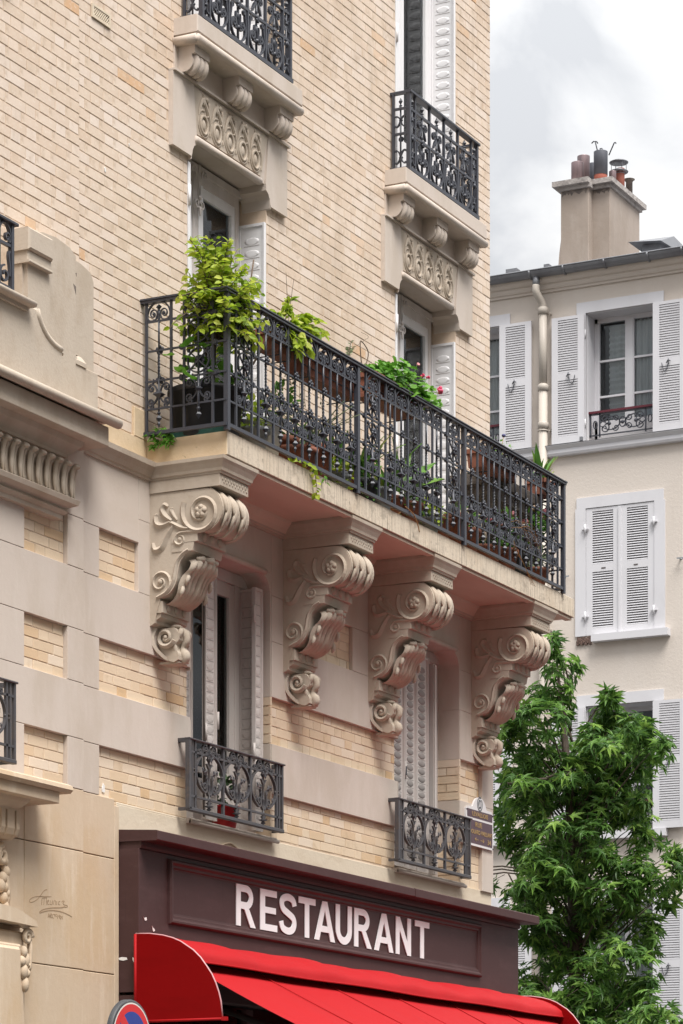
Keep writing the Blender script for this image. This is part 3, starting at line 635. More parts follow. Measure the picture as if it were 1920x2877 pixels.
def corbel(x0, w=.375):
    x1 = x0+w; xm = (x0+x1)/2; yw = 0.0
    vol = [(-.425+(.160-.03*k/16)*math.cos(R(108+172*k/16)), 6.203+(.158-.034*k/16)*math.sin(R(108+172*k/16))) for k in range(17)]
    scurve = smooth_line([(-.348, 5.956), (-.30, 5.93), (-.262, 5.885), (-.245, 5.82), (-.235, 5.765), (-.20, 5.705), (-.15, 5.672), (-.108, 5.66)], 3)
    prof = [(yw, 6.36)] + vol + [(-.388, 6.08), (-.387, 6.016), (-.354, 6.008)] + scurve + [(-.108, 5.645), (-.08, 5.56), (-.07, 5.50), (-.036, 5.484), (yw, 5.484)]
    mb = MB(); mb.prism(prof, 'x', x0, x1); b = mb.build('corbel', M['carved'], BLD)
    mb = MB(); mb.box(x0-.008, x1+.008, -.568, 0, 6.360, 6.439, .003); rings(mb, x0, x1, -.568, 0, [(0, 6.4395), (.012, 6.44), (.014, 6.452), (.022, 6.456), (.026, 6.475), (.040, 6.505), (.052, 6.525), (.054, 6.547)]); 
    for k in range(9): q = x0+.03+k*.0385; mb.ball((q, -.569, 6.41), .010, .004, .013, 6, 4); mb.ball((q+.018, -.569, 6.39), .008, .004, .010, 6, 4)
    mb.build('abacus', M['carved'], b)
    for s, xs in ((-1, x0), (1, x1)):
        v = MB()
        sp = [(xs+s*.004, -.425-(.150-.115*k/40)*math.cos(R(150+560*k/40)), 6.203+(.148-.112*k/40)*math.sin(R(150+560*k/40))) for k in range(41)]
        v.tube([(p[0], p[1], p[2]) for p in sp], [.019-.010*k/40 for k in range(41)], 4, smooth=False)
        v.tube([(xs+s*.003, y, z) for y, z in bez((-.33, 6.10), (-.25, 6.10), (-.20, 6.17), (-.16, 6.155), 10)], [.020-.001*k for k in range(11)], 4, smooth=False)
        v.tube([(xs+s*.002, y, z) for y, z in bez((-.40, 6.075), (-.30, 6.075), (-.24, 6.10), (-.225, 6.03), 8) + spiral(-.265, 6.035, .042, .012, R(0), R(-420), 16)], [.016]*9+[.015-.0005*k for k in range(17)], 4, smooth=False)
        v.ball((xs, -.262, 6.035), .014, .018, .018, 8, 5)
        for c_, rr in (([(-.20, 6.165), (-.15, 6.20), (-.125, 6.245), (-.145, 6.275), (-.17, 6.26)], .020), ([(-.20, 6.16), (-.13, 6.14), (-.085, 6.155), (-.075, 6.20), (-.09, 6.22)], .020), ([(-.21, 6.13), (-.16, 6.06), (-.12, 5.99), (-.07, 5.985), (-.055, 6.03)], .022), ([(-.24, 6.165), (-.215, 6.20), (-.20, 6.235), (-.21, 6.25)], .012)):
            pts = smooth_line([(xs+s*.001, y, z) for y, z in c_], 4); n_ = len(pts); v.tube(pts, [rr*(.35+.75*math.sin(PI*(.12+.80*i/(n_-1)))) for i in range(n_)], 4, smooth=False); v.tube([(q[0]+s*.006, q[1]+.010, q[2]+.006) for q in pts[2:-2]], .006, 4, smooth=False)
        v.tube([(xs+s*.003, y-.012*0, z) for y, z in [(p[0]+.022, p[1]+.006) for p in scurve]] + [(xs+s*.003, y, z) for y, z in spiral(-.112, 5.765, .085, .022, R(-100), R(-100)-R(520), 26)], [.012]*len(scurve)+[.013-.0002*k for k in range(27)], 4, smooth=False)
        v.ball((xs, -.112, 5.768), .016, .022, .022, 8, 5)
        v.build('volute', M['carved'], b)
        v = MB(); v.ball((xs-s*.004, -.425, 6.203), .030, .046, .046, 10, 6)
        for k in range(5): a = 2*PI*k/5+.4; v.ball((xs+s*.010, -.425+.027*math.cos(a), 6.203+.027*math.sin(a)), .020, .021, .021, 6, 4)
        v.build('rosette', M['carved'], b)
    # ribbed roll of the volute seen from the front
    v = MB()
    for q, wd, rr in ((x0+.004, .03, .008), (x0+.105, .022, .010), (x0+.127, .008, .004), (x0+.215, .022, .010), (x0+.240, .008, .004), (x0+w-.034, .03, .008)):
        v.prism([(-.425+(.160+rr-.03*k/16)*math.cos(R(112+160*k/16)), 6.203+(.158+rr-.034*k/16)*math.sin(R(112+160*k/16))) for k in range(17)] + [(-.425, 6.2)], 'x', q, q+wd)
    v.build('rib', M['carved'], b)
    for q in (x0+.068, x0+.17, x0+.29):
        v = MB()
        for d_, k0, k1, r_ in ((0, 124, 205, .015), (-.022, 135, 185, .012), (.022, 135, 185, .012), (-.016, 178, 222, .010), (.016, 178, 222, .010), (0, 200, 245, .009)):
            n_ = 8; v.tube([(q+d_*(1+.25*math.sin(PI*i/n_)), -.425+.163*math.cos(R(k0+(k1-k0)*i/n_)), 6.203+.160*math.sin(R(k0+(k1-k0)*i/n_))) for i in range(n_+1)], [r_*(.25+math.sin(PI*(.15+.75*i/n_))) for i in range(n_+1)], 6)
        v.build('leaf_band', M['carved'], b)
    v = MB(); v.box(x0-.006, x1+.006, -.397, -.2, 6.012, 6.085, .003); v.prism([(-.2, 5.954), (-.36, 5.954), (-.372, 6.011), (-.2, 6.011)], 'x', x0-.004, x1+.004)
    for k in range(3): v.ball((x0+.085+.105*k, -.395, 6.056), .030, .020, .034, 8, 6)
    v.build('drop_block', M['carved'], b)
    # acanthus leaf over the S curve
    lf = MB()
    path = smooth_line([(-.352, 5.935), (-.385, 5.905), (-.372, 5.86), (-.325, 5.82), (-.295, 5.765), (-.270, 5.70), (-.215, 5.648), (-.150, 5.628), (-.10, 5.635)], 4)
    def lfn(u, v_):
        k = v_*(len(path)-1); i = min(int(k), len(path)-2); f = k-i; y = path[i][0]*(1-f)+path[i+1][0]*f; z = path[i][1]*(1-f)+path[i+1][1]*f
        hw = .160*(.80+.22*math.sin(PI*min(1, .1+v_)))*(1+.05*abs(math.sin(v_*9))); e_ = 2*u-1; g = math.sin(PI*min(1, .12+v_*.95))
        d = .030*(abs(math.sin(e_*PI*3.5+PI/2))**.7-.6)*-g*(1-.25*abs(e_)) + .050*(abs(e_)**3)*(1-.4*v_) - .012*math.exp(-(e_*9)**2)
        return (xm+hw*(e_+.10*math.sin(e_*PI)*(1-v_)), y+d, z-.03*abs(e_)*(1-v_))
    lf.sheet(lfn, 84, 30)
    lf.tube([(xm-.05, -.374, 5.915), (xm, -.398, 5.912), (xm+.05, -.374, 5.915)], [.014, .026, .014], 8)
    for s in (-1, 1):
        lf.tube([(xm+s*.05, -.368, 5.918), (xm+s*.085, -.380, 5.912), (xm+s*.12, -.35, 5.915)], [.012, .022, .010], 8)
        for t, (y, z) in enumerate(((-.315, 5.87), (-.283, 5.79), (-.245, 5.715))): lf.tube([(xm+s*(.120+.006*t), y-.010, z+.035), (xm+s*(.140+.006*t), y-.020, z), (xm+s*(.150+.006*t), y-.014, z-.03), (xm+s*(.142+.006*t), y-.006, z-.052)], [.008, .016, .015, .006], 6)
    lf.build('acanthus_leaf', M['carved'], b)
    v = MB(); v.box(x0+.004, x1-.004, -.124, 0, 5.566, 5.642, .003); v.prism([(0, 5.49), (-.045, 5.49), (-.065, 5.515), (-.105, 5.54), (-.112, 5.565), (0, 5.565)], 'x', x0+.012, x1-.012)
    for k in range(3): v.ball((x0+.085+.10*k, -.124, 5.606), .026, .014, .028, 8, 6)
    v.build('stud_block', M['carved'], b)
    v = MB(); pw = .105
    pp = [(0, 5.483), (-.15, 5.483)] + smooth_line([(-.15, 5.483), (-.185, 5.445), (-.188, 5.40), (-.166, 5.375), (-.160, 5.345), (-.182, 5.31), (-.184, 5.268)], 3) + smooth_line([(-.15, 5.252), (-.105, 5.268), (-.055, 5.325), (-.022, 5.40), (0, 5.47)], 3)
    v.prism(pp, 'x', xm-pw*.72, xm+pw*.72)
    for s in (-1, 1):
        v.tube([(xm+s*(pw-.012), -.095+(.070-.056*k/30)*math.cos(R(200+500*k/30)), 5.418+(.066-.052*k/30)*math.sin(R(200+500*k/30))) for k in range(31)], [.019-.009*k/30 for k in range(31)], 4, smooth=False)
        v.ball((xm+s*(pw-.012), -.095, 5.418), .016, .016, .016, 8, 5)
        rp_ = smooth_line([(xm+s*(pw+.02), -.03, 5.478), (xm+s*(pw+.045), -.022, 5.42), (xm+s*(pw+.030), -.035, 5.35), (xm+s*pw*.75, -.075, 5.29), (xm+s*pw*.45, -.13, 5.258)], 4); v.tube(rp_, [.022-.009*i/(len(rp_)-1) for i in range(len(rp_))], 4, smooth=False)
        v.tube(smooth_line([(xm+s*.070, -.150, 5.37), (xm+s*.060, -.155, 5.33), (xm+s*.045, -.165, 5.29)], 4), [.012, .016, .018, .018, .018, .016, .014, .012, .010], 6)
        v.tube(smooth_line([(xm+s*.02, -.175, 5.475), (xm+s*.055, -.190, 5.45), (xm+s*.06, -.180, 5.41)], 4), [.016, .018, .02, .02, .02, .018, .016, .012, .008], 6)
    v.tube(smooth_line([(xm, -.170, 5.48), (xm, -.196, 5.44), (xm, -.205, 5.40), (xm, -.180, 5.365), (xm, -.180, 5.33), (xm, -.198, 5.295), (xm, -.175, 5.262)], 3), [.018, .022, .026, .030, .028, .026, .026, .024, .022, .020, .020, .024, .028, .034, .036, .036, .034, .032, .026], 8)
    v.ball((xm, -.13, 5.497), .055, .04, .018, 8, 5); v.box(xm-.06, xm+.06, -.178, -.03, 5.246, 5.262, .006)
    v.build('pendant', M['carved'], b)
    return b
b0 = corbel(.392)
for x in (2.28, 3.663, 5.576):
    copy_tree2(b0, BLD, Vector((x-.392, 0, 0)))
    c_ = [o for o in bpy.data.objects if o.name.startswith('corbel')][-1]
for o in bpy.data.objects:                          # copied corbels carry their shift on the part itself
    if o.name.startswith('corbel.'):
        o.location = Vector(((2.28, 3.663, 5.576)[int(o.name[-3:])-1]-.392, 0, 0))

# entrance bay at the far left ------------------------------------------------
yb = -.056
mb = MB(); mb.tube([(XL, -.315, 6.583), (-.475, -.315, 6.583)], .032, 10); mb.box(XL, -.50, -.31, 0, 6.595, 6.613, .004); mb.box(XL, -.53, -.275, 0, 6.432, 6.556, .004)
rings(mb, XL, -.77, -.10, 0, [(0, 6.325), (.012, 6.327), (.014, 6.345), (.03, 6.36), (.075, 6.40), (.09, 6.432)])
mb.prism([(0, 6.613), (-.30, 6.613), (-.12, 6.70), (0, 6.72)], 'x', XL, -.42); mb.build('entrance_cornice', M['carved'], BLD)
FZ = empty('leaf_frieze', BLD, (-1.2, -.1, 6.2)); mb = MB(); mb.box(XL, -.66, -.085, 0, 6.055, 6.33); mb.build('frieze_ground', M['carved'], FZ)
for k in range(20):
    x = -.70-.098*k; m1 = MB()
    m1.tube(smooth_line([(x+.012, -.10, 6.085), (x-.004, -.105, 6.14), (x+.004, -.102, 6.20), (x, -.115, 6.262), (x+.006, -.135, 6.285), (x+.02, -.13, 6.278)], 3), [.006, .010, .013, .016, .017, .018, .019, .019, .020, .020, .021, .022, .023, .024, .023, .018], 7, flat=.8); m1.tube(smooth_line([(x+.046, -.092, 6.09), (x+.036, -.094, 6.16), (x+.044, -.096, 6.24), (x+.05, -.108, 6.275)], 3), [.006, .008, .010, .012, .013, .014, .014, .015, .015, .014], 6)
    for j in range(5): m1.ball((x+.036, -.092, 6.245-.028*j), .006, .008, .009, 5, 3)
    m1.ball((x+.005, -.145, 6.283), .03, .018, .014, 7, 5); m1.build('frieze_leaf', M['carved'], FZ)
mb = MB(); mb.tube([(XL, -.105, 6.072), (-.655, -.105, 6.072)], .020, 8)
rings(mb, XL, -.80, -.08, 0, [(0, 5.935), (.012, 5.937), (.014, 5.962), (.03, 5.972), (.042, 5.985), (.030, 6.0), (.045, 6.012), (.085, 6.03), (.095, 6.058)])
mb.build('frieze_moulding', M['carved'], BLD)
PB = empty('parapet', BLD, (-1.2, -.1, 6.7)); mb = MB()
mb.prism([(-1.29, 6.64), (-.672, 6.64), (-.672, 7.62), (-.74, 7.655), (-.90, 7.672), (-1.05, 7.66), (-1.29, 7.60)], 'y', -.118, 0)
mb.prism([(-.674, 6.64), (-.395, 6.64), (-.395, 7.54), (-.43, 7.59), (-.55, 7.615), (-.674, 7.62)], 'y', -.078, 0); mb.build('stone_slab', M['carved'], PB)
mb = MB(); mb.prism([(-.079, 6.945), (-.119, 6.945), (-.119, 6.972), (-.079, 7.02)], 'x', -.674, -.545); mb.prism([(-.674, 7.0), (-.64, 7.0), (-.674, 7.09)], 'y', -.117, -.079); mb.box(-.6735, -.396, -.112, -.079, 6.64, 6.947, .004); mb.build('carved_foot', M['carved'], PB)
mb = MB(); mb.prism([(-.705, 7.44), (-.672, 7.43), (-.672, 7.38)], 'y', -.1195, -.119); mb.prism([(-.675, 7.515), (-.662, 7.52), (-.667, 7.495)], 'y', -.1195, -.118); mb.build('carved_notch', M['soot'], PB)  # flat dark plates painting the shade of notches onto the slab
mb = MB(); mb.box(-1.31, -1.035, -.185, 0, 7.475, 7.612, .012); mb.box(-1.297, -1.03, -.165, 0, 7.414, 7.478, .006); mb.box(-1.30, -1.035, -.178, 0, 7.40, 7.416, .004); mb.prism([(-1.27, 6.95), (-1.0, 6.98), (-1.02, 7.05), (-1.02, 7.40), (-1.27, 7.40)], 'y', -.145, 0); mb.build('pilaster', M['carved'], PB)
mb = MB(); cv = bez((-1.27, 7.10), (-1.22, 6.98), (-1.12, 6.93), (-.99, 6.925), 8)
mb.prism([(XL, 6.64), (-.99, 6.64)] + cv[::-1] + [(-1.30, 7.10), (XL, 7.10)], 'y', -.215, -.10); mb.build('ramp_wall', M['carved'], PB)
mb = MB(); mb.tube([(x, -.205, z+.010) for x, z in cv], .024, 7); mb.tube([(x+.035, -.165, z+.030) for x, z in cv], .020, 7); mb.box(-1.0, -.935, -.20, -.10, 6.915, 6.965, .01); mb.box(XL, -1.37, -.27, 0, 7.085, 7.122, .006); mb.tube([(XL, -.262, 7.104), (-1.37, -.262, 7.104)], .020, 8); mb.box(XL, -1.40, -.235, 0, 7.06, 7.086); mb.build('coping', M['carved'], PB)
mb = MB(); mb.box(XL, -1.285, -.058, .02, 9.1, 12.9, .004); mb.build('stone_pier', M['stone'], BLD)
# entrance canopy with bracket and door case
CN = empty('door_canopy', BLD, (-1.4, -.1, 4.1)); mb = MB()
mb.prism([(0, 4.262), (-.30, 4.225), (-.335, 4.21), (-.34, 4.185), (-.32, 4.165), (0, 4.165)], 'x', XL, -1.055); mb.box(XL, -1.15, -.30, 0, 4.095, 4.166, .004)
rings(mb, XL, -1.45, -.17, 0, [(0, 4.02), (.012, 4.022), (.014, 4.035), (.03, 4.045), (.06, 4.075), (.07, 4.096)]); mb.build('canopy_slab', M['lime'], CN)
mb = MB()
for q0, q1 in ((-1.615, -1.575), (-1.553, -1.475), (-1.453, -1.42)): mb.prism([(0, 3.86), (-.13, 3.855), (-.17, 3.875), (-.185, 3.91), (-.185, 4.022), (0, 4.022)], 'x', q0, q1)
mb.prism([(0, 3.85), (-.13, 3.85), (-.165, 3.88), (-.165, 4.022), (0, 4.022)], 'x', -1.62, -1.418); mb.build('bracket', M['lime'], CN)
mb = MB(); mb.tube([(-1.47+(.055-.042*k/30)*math.cos(R(90+480*k/30)), -.09, 3.755+(.058-.044*k/30)*math.sin(R(90+480*k/30))) for k in range(31)], [.026-.012*k/30 for k in range(31)], 7)
for x, z, r_ in ((-1.43, 3.72, .022), (-1.415, 3.66, .03), (-1.45, 3.62, .03), (-1.47, 3.57, .034), (-1.43, 3.565, .026), (-1.41, 3.53, .024), (-1.44, 3.50, .028), (-1.425, 3.45, .026), (-1.42, 3.42, .022)): mb.ball((x, -.08, z), r_, .03, r_*1.3, 8, 6)
mb.tube([(-1.44, -.07, 3.75), (-1.42, -.085, 3.62), (-1.40, -.085, 3.52), (-1.415, -.075, 3.42)], .02, 6); mb.build('carved_drop', M['lime'], CN)
mb = MB(); mb.box(XL, -1.285, -.13, 0, 0, 3.30, .01); mb.box(XL, -1.23, -.10, 0, 0, 3.12, .006); mb.box(XL, -1.36, -.16, 0, 0, 3.22, .012); mb.box(XL, -1.40, -.185, 0, 0, 3.2, .02)
mb.prism([(XL, 3.38), (-1.22, 3.335), (-1.24, 3.37), (-1.45, 3.43), (XL, 3.50)], 'y', -.19, 0); mb.tube([(XL, -.17, 3.40), (-1.44, -.17, 3.37), (-1.28, -.14, 3.33)], .022, 6); mb.build('door_case', M['lime'], CN)
mb = MB(); mb.tube([(-1.28+(.045-.034*k/26)*math.cos(R(0+500*k/26)), -.15, 3.27+(.048-.036*k/26)*math.sin(R(0+500*k/26))) for k in range(27)], [.020-.009*k/26 for k in range(27)], 6)
for x, z, a_, b_ in ((-1.30, 3.18, .03, .04), (-1.325, 3.12, .04, .035), (-1.275, 3.13, .03, .05), (-1.30, 3.06, .04, .05), (-1.265, 3.05, .022, .03), (-1.285, 2.98, .03, .05), (-1.262, 3.10, .016, .016)): mb.ball((x, -.135, z), a_, .025, b_, 8, 6)
mb.tube([(-1.245, -.14, 3.28), (-1.235, -.14, 3.18), (-1.245, -.14, 3.09), (-1.255, -.14, 3.07)], .016, 6); mb.build('carved_leaf', M['lime'], CN)
# architect's engraved signature
mb = MB()
def SG(pts, t=.0038):
    mb.ribbon([(-1.113+(x-275)*.001264, 3.773+.000116*x-.000682*y) for x, y in smooth_line(pts, 4)], -.0563, -.055, t)
SG([(475, 390), (400, 388), (330, 390), (285, 412), (277, 435), (300, 440), (340, 420), (372, 385), (400, 345), (425, 325), (435, 327)])
for x in (390, 410, 432): SG([(x, 398), (x-2, 430), (x-4, 466)])
SG([(390, 402), (408, 400), (432, 400)], .004); SG([(440, 440), (452, 430), (448, 420), (438, 432), (440, 456), (456, 460)]); SG([(466, 425), (464, 455), (478, 460), (484, 425), (484, 462)])
SG([(496, 462), (500, 428), (514, 430), (514, 464)]); SG([(526, 430), (524, 464)]); SG([(556, 432), (542, 436), (540, 458), (556, 464)]); SG([(570, 440), (580, 428), (595, 432), (582, 446), (592, 462), (624, 472)])
SG([(600, 480), (560, 490), (480, 492), (410, 505), (370, 528), (375, 538), (410, 525), (470, 516), (540, 522), (610, 545), (665, 575)], .006)
SG([(624, 474), (622, 484), (600, 486)], .005)
for pts in ([(444, 582), (452, 545), (462, 584)], [(447, 570), (459, 570)], [(468, 584), (468, 546), (478, 556), (468, 566), (480, 586)], [(496, 552), (486, 556), (486, 582), (498, 586)], [(500, 552), (510, 552)], [(505, 552), (505, 570)], [(524, 553), (516, 554), (516, 570), (524, 570)], [(530, 560), (532, 592)], [(552, 570), (542, 574), (544, 562), (553, 562), (551, 592)], [(562, 564), (556, 580), (562, 596), (569, 582), (562, 564)], [(576, 566), (577, 598)]): SG(pts, .0042)
mb.build('engraving', M['engrave'], BLD)
# ------------------------------------------------------------------ restaurant front
YF = -.178
SH = thing('restaurant_front', 'dark brown wooden restaurant front with white lettering above the red awning', 'shop front', (3, YF, 0))
mb = MB()
mb.prism([(-.0125, 4.005), (-.31, 4.0), (-.318, 4.006), (-.318, 4.06), (-.31, 4.066), (-.0125, 4.085)], 'x', .0, 3.9); mb.prism([(-.0125, 4.003), (-.312, 3.998), (-.321, 4.004), (-.321, 4.061), (-.312, 4.068), (-.0125, 4.087)], 'x', 3.9, 6.32)
mb.prism([(-.02, 3.957), (YF-.006, 3.957), (YF-.012, 3.975), (YF-.012, 4.003), (-.02, 4.003)], 'x', .012, 6.22); mb.build('cornice', M['brown'], SH)
mb = MB(); mb.box(.002, 6.209, YF, -.013, 3.02, 3.956, .004); mb.build('fascia_board', M['brown'], SH)
mb = MB()
def frame_run(mb, x0, x1, z0, z1, prof):
    """picture-frame moulding; prof: (inset, y)"""
    n = len(prof); vs = []
    for i_, y in prof: vs += [(x0+i_, y, z0+i_), (x1-i_, y, z0+i_), (x1-i_, y, z1-i_), (x0+i_, y, z1-i_)]
    mb.add(vs, [(i*4+k, i*4+(k+1) % 4, (i+1)*4+(k+1) % 4, (i+1)*4+k) for i in range(n-1) for k in range(4)], False)
frame_run(mb, .374, 5.417, 3.494, 3.926, [(0, YF), (.002, YF-.016), (.012, YF-.026), (.024, YF-.026), (.034, YF-.018), (.040, YF-.014), (.056, YF-.012), (.062, YF-.004), (.075, YF-.0015)]); mb.build('panel_moulding', M['brown'], SH)
mb = MB(); mb.box(.001, .16, -.16, -.0125, 0, 3.0, .006); mb.box(6.05, 6.20, -.16, -.0125, 0, 3.0, .006); mb.box(.16, 6.05, -.12, -.05, 0, .55, .006)
for x in (1.6, 3.1, 4.6): mb.box(x-.05, x+.05, -.13, -.05, .55, 3.0, .006)
mb.build('pilaster', M['brown'], SH)
mb = MB(); mb.box(.16, 6.05, -.09, -.085, .55, 3.02); mb.build('shop_window', M['glass'], SH)
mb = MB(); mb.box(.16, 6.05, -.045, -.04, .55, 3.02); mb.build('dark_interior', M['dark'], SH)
# peeling paint
def chip(parent, pts, y):
    m1 = MB(); m1.prism(pts, 'y', y-.002, y+.002); m1.build('paint_chip', M['chip'], parent)
def chipx(parent, pts, x):
    m1 = MB(); m1.prism(pts, 'x', x-.002, x+.002); m1.build('paint_chip', M['chip'], parent)
chip(SH, [(.052, 3.515), (.06, 3.508), (.07, 3.505), (.095, 3.512), (.10, 3.498), (.088, 3.488), (.072, 3.492), (.065, 3.503)], YF-.0015)
chip(SH, [(.165, 3.463), (.178, 3.452), (.19, 3.448), (.205, 3.436), (.195, 3.43), (.186, 3.425), (.178, 3.432), (.172, 3.45)], YF-.0015)
chipx(SH, [(-.025, 3.245), (-.05, 3.25), (-.085, 3.246), (-.092, 3.232), (-.06, 3.226), (-.03, 3.232)], .0015); chipx(SH, [(-.13, 3.245), (-.15, 3.24), (-.172, 3.226), (-.165, 3.216), (-.15, 3.222), (-.14, 3.213), (-.132, 3.228)], .0015)
# letters R E S T A U R A N T
def ribpoly(path, w):
    lft, rgt = [], []; m = len(path)
    for i in range(m):
        a = path[max(i-1, 0)]; b = path[min(i+1, m-1)]; dx, dz = b[0]-a[0], b[1]-a[1]; l = math.hypot(dx, dz); nx, nz = -dz/l*w/2, dx/l*w/2
        lft.append((path[i][0]+nx, path[i][1]+nz)); rgt.append((path[i][0]-nx, path[i][1]-nz))
    return lft + rgt[::-1]
ST = .19                                                  # stem width in letter units (height 1)
GL = {
 'E': (.72, [[(0,0),(.72,0),(.72,.16),(ST+.01,.16),(ST+.01,.43),(.66,.43),(.66,.58),(ST+.01,.58),(ST+.01,.84),(.70,.84),(.70,1),(0,1)]]),
 'T': (.76, [[(.285,0),(.475,0),(.475,.84),(.76,.84),(.76,1),(0,1),(0,.84),(.285,.84)]]),
 'A': (.92, [[(0,0),(.205,0),(.465,.79),(.465,1),(.355,1)], [(.92,0),(.715,0),(.455,.79),(.455,1),(.565,1)], [(.255,.215),(.665,.215),(.625,.375),(.295,.375)]]),
 'N': (.74, [[(0,0),(.175,0),(.175,.67),(.56,0),(.74,0),(.74,1),(.565,1),(.565,.35),(.185,1),(0,1)]]),
 'U': (.76, [ribpoly([(.095,1),(.095,.36)] + [(.38-.285*math.cos(R(180*k/14)), .36-.275*math.sin(R(180*k/14))) for k in range(1,14)] + [(.665,.36),(.665,1)], ST)]),
 'S': (.76, [ribpoly(smooth_line([(.665,.72),(.60,.86),(.385,.92),(.165,.86),(.115,.735),(.19,.605),(.40,.515),(.60,.42),(.655,.285),(.58,.135),(.375,.08),(.15,.145),(.085,.30)], 4), .175)]),
 'R': (.84, [[(0,0),(ST,0),(ST,1),(0,1)], ribpoly([(ST,.915),(.42,.915)] + [(.42+.225*math.sin(R(180*k/12)), .71+.205*math.cos(R(180*k/12))) for k in range(13)] + [(.42,.505),(ST,.505)], .17), [(.30,.43),(.50,.46),(.56,.42),(.84,0),(.61,0),(.44,.27),(.36,.40)]]),
}
lz0, lh = 3.5655, .288
spos = [(1.301,1.577),(1.648,1.899),(1.929,2.196),(2.226,2.488),(2.476,2.799),(2.816,3.077),(3.119,3.409),(3.46,3.785),(3.832,4.099),(4.172,4.432)]
for ch, (xa, xb) in zip('RESTAURANT', spos):
    wd_, polys = GL[ch]; sx_ = (xb-xa)/wd_; mb = MB()
    for i, p in enumerate(polys):
        mb.prism([(xa+x*sx_, lz0+z*lh) for x, z in p], 'y', YF-.0085-.0006*i, YF-.0025)
    mb.build('letter', M['letter'], SH)

# ------------------------------------------------------------------ red awning
AW = thing('awning', 'red fabric awning with quarter round side panels under the restaurant lettering', 'awning', (3, YF, 3.4))
pan = [(-.181, 3.392), (-.288, 3.388), (-.387, 3.373), (-.46, 3.353), (-.519, 3.328), (-.612, 3.269), (-.665, 3.22), (-.709, 3.164), (-.748, 3.11), (-.777, 3.052), (-.800, 2.99), (-.815, 2.932), (-.827, 2.83)]
for x, nm in ((-.052, 'left'), (6.215, 'right')):
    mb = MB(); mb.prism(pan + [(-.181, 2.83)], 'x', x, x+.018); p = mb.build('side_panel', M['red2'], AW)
    mb = MB(); mb.tube([(x+.009, y, z) for y, z in pan], .0065, 6); mb.build('piping', M['pipe_trim'], p)
    mb = MB(); mb.tube([(x+.004, -.183, 2.80), (x+.004, -.183, 3.39)], .011, 6); mb.tube([(x+.004, -.183, 2.822), (x+.004, -.845, 2.822)], .010, 6); mb.box(x-.006, x+.024, -.86, -.825, 2.81, 2.835); mb.build('panel_frame', M['red'], p)
hp = [(-.181, 3.394), (-.26, 3.390), (-.34, 3.376), (-.41, 3.357), (-.47, 3.333), (-.525, 3.302), (-.570, 3.262), (-.585, 3.205)]
def hood(u, v):
    k = v*(len(hp)-1); i = min(int(k), len(hp)-2); f = k-i; y = hp[i][0]*(1-f)+hp[i+1][0]*f; z = hp[i][1]*(1-f)+hp[i+1][1]*f; x = -.03+u*6.24
    s = math.sin(PI*v); return (x, y, z + s*(.010*math.sin(x*4.1)+.008*math.sin(x*9.7+1)-.006) + (.004*math.sin(x*3.1) if v > .9 else 0))
mb = MB(); mb.sheet(hood, 130, 14); h_ = mb.build('hood', M['red'], AW, fix=False)
mb = MB(); mb.tube([(-.03+6.24*k/40, -.586, 3.204+.004*math.sin((-.03+6.24*k/40)*3.1)) for k in range(41)], .006, 6); mb.build('hem', M['red'], h_)
def canvas(u, v):
    x = .09+u*6.05; y = -.42-1.55*v
    return (x, y, 3.226-.486*(-y-.42) - .02*math.sin(PI*v)*(1+.3*math.sin(x*5.2)) + .006*math.sin(x*16+3*v)*v + .004*math.sin(x*5.1-6*v)*math.sin(PI*v))
mb = MB(); mb.sheet(canvas, 90, 24); c_ = mb.build('canvas', M['red'], AW, fix=False)
mb = MB()
for k in range(1, 6): x = .09+k*1.008; mb.tube([(x, -.42-1.55*v/12, 3.2275-.486*1.55*v/12-.02*math.sin(PI*v/12)*(1+.3*math.sin(x*5.2))+.0045) for v in range(13)], .004, 5)
mb.build('seam', M['red'], c_)
mb = MB(); mb.tube([(.09, -.40, 3.215), (6.14, -.40, 3.215)], .045, 10); mb.box(.09, 6.14, -.455, -.19, 3.12, 3.15); mb.build('roller', M['dark'], AW)
mb = MB(); mb.tube([(.06, -1.99, 2.455), (6.17, -1.99, 2.455)], .028, 8)
for x in (.5, 5.7): mb.tube([(x, -.30, 3.0), (x+.05, -1.1, 2.72), (x, -1.97, 2.455)], .022, 6)
mb.build('folding_arm', M['dark'], AW)

# ------------------------------------------------------------------ no parking sign
NS = thing('traffic_sign', 'round red and blue no parking sign on a grey pole in front of the awning', 'traffic sign', (-1.92, -1.28, 0))
def signpt(): return (-1.92, -1.28, 2.583)
cx_, cy_, cz_ = signpt(); NSR = .226
mb = MB(); mb.lathe([(NSR-.012, cy_+.004), (NSR, cy_+.006), (NSR, cy_+.040), (NSR-.02, cy_+.042)], cx_, 0, 48, True, 'y', cz_)
for k in range(4): mb.tube([(cx_+(NSR+.0005)*math.cos(2*PI*i/48), cy_+.012+.008*k, cz_+(NSR+.0005)*math.sin(2*PI*i/48)) for i in range(48)], .0022, 5, True)
mb.build('rim', M['sign_back'], NS)
def disc(r0, r1, y, n=48): 
    m1 = MB(); vs = []
    for r_ in (r0, r1): vs += [(cx_+r_*math.cos(2*PI*i/n), y, cz_+r_*math.sin(2*PI*i/n)) for i in range(n)]
    if r0 < 1e-6: m1.add(vs[n:], [tuple(range(n))])
    else: m1.add(vs, [(i, (i+1) % n, n+(i+1) % n, n+i) for i in range(n)])
    return m1
disc(0, NSR-.013, cy_+.003).build('back_disc', M['sign_back'], NS); disc(0, NSR-.016, cy_+.0005).build('white_border', M['sign_white'], NS)
disc(.158, NSR-.025, cy_-.0005).build('red_ring', M['sign_red'], NS); disc(0, .158, cy_-.001).build('blue_field', M['sign_blue'], NS)
mb = MB(); a_ = R(135); d_ = (math.cos(a_), math.sin(a_)); n_ = (-d_[1], d_[0]); q = .166; w_ = .030
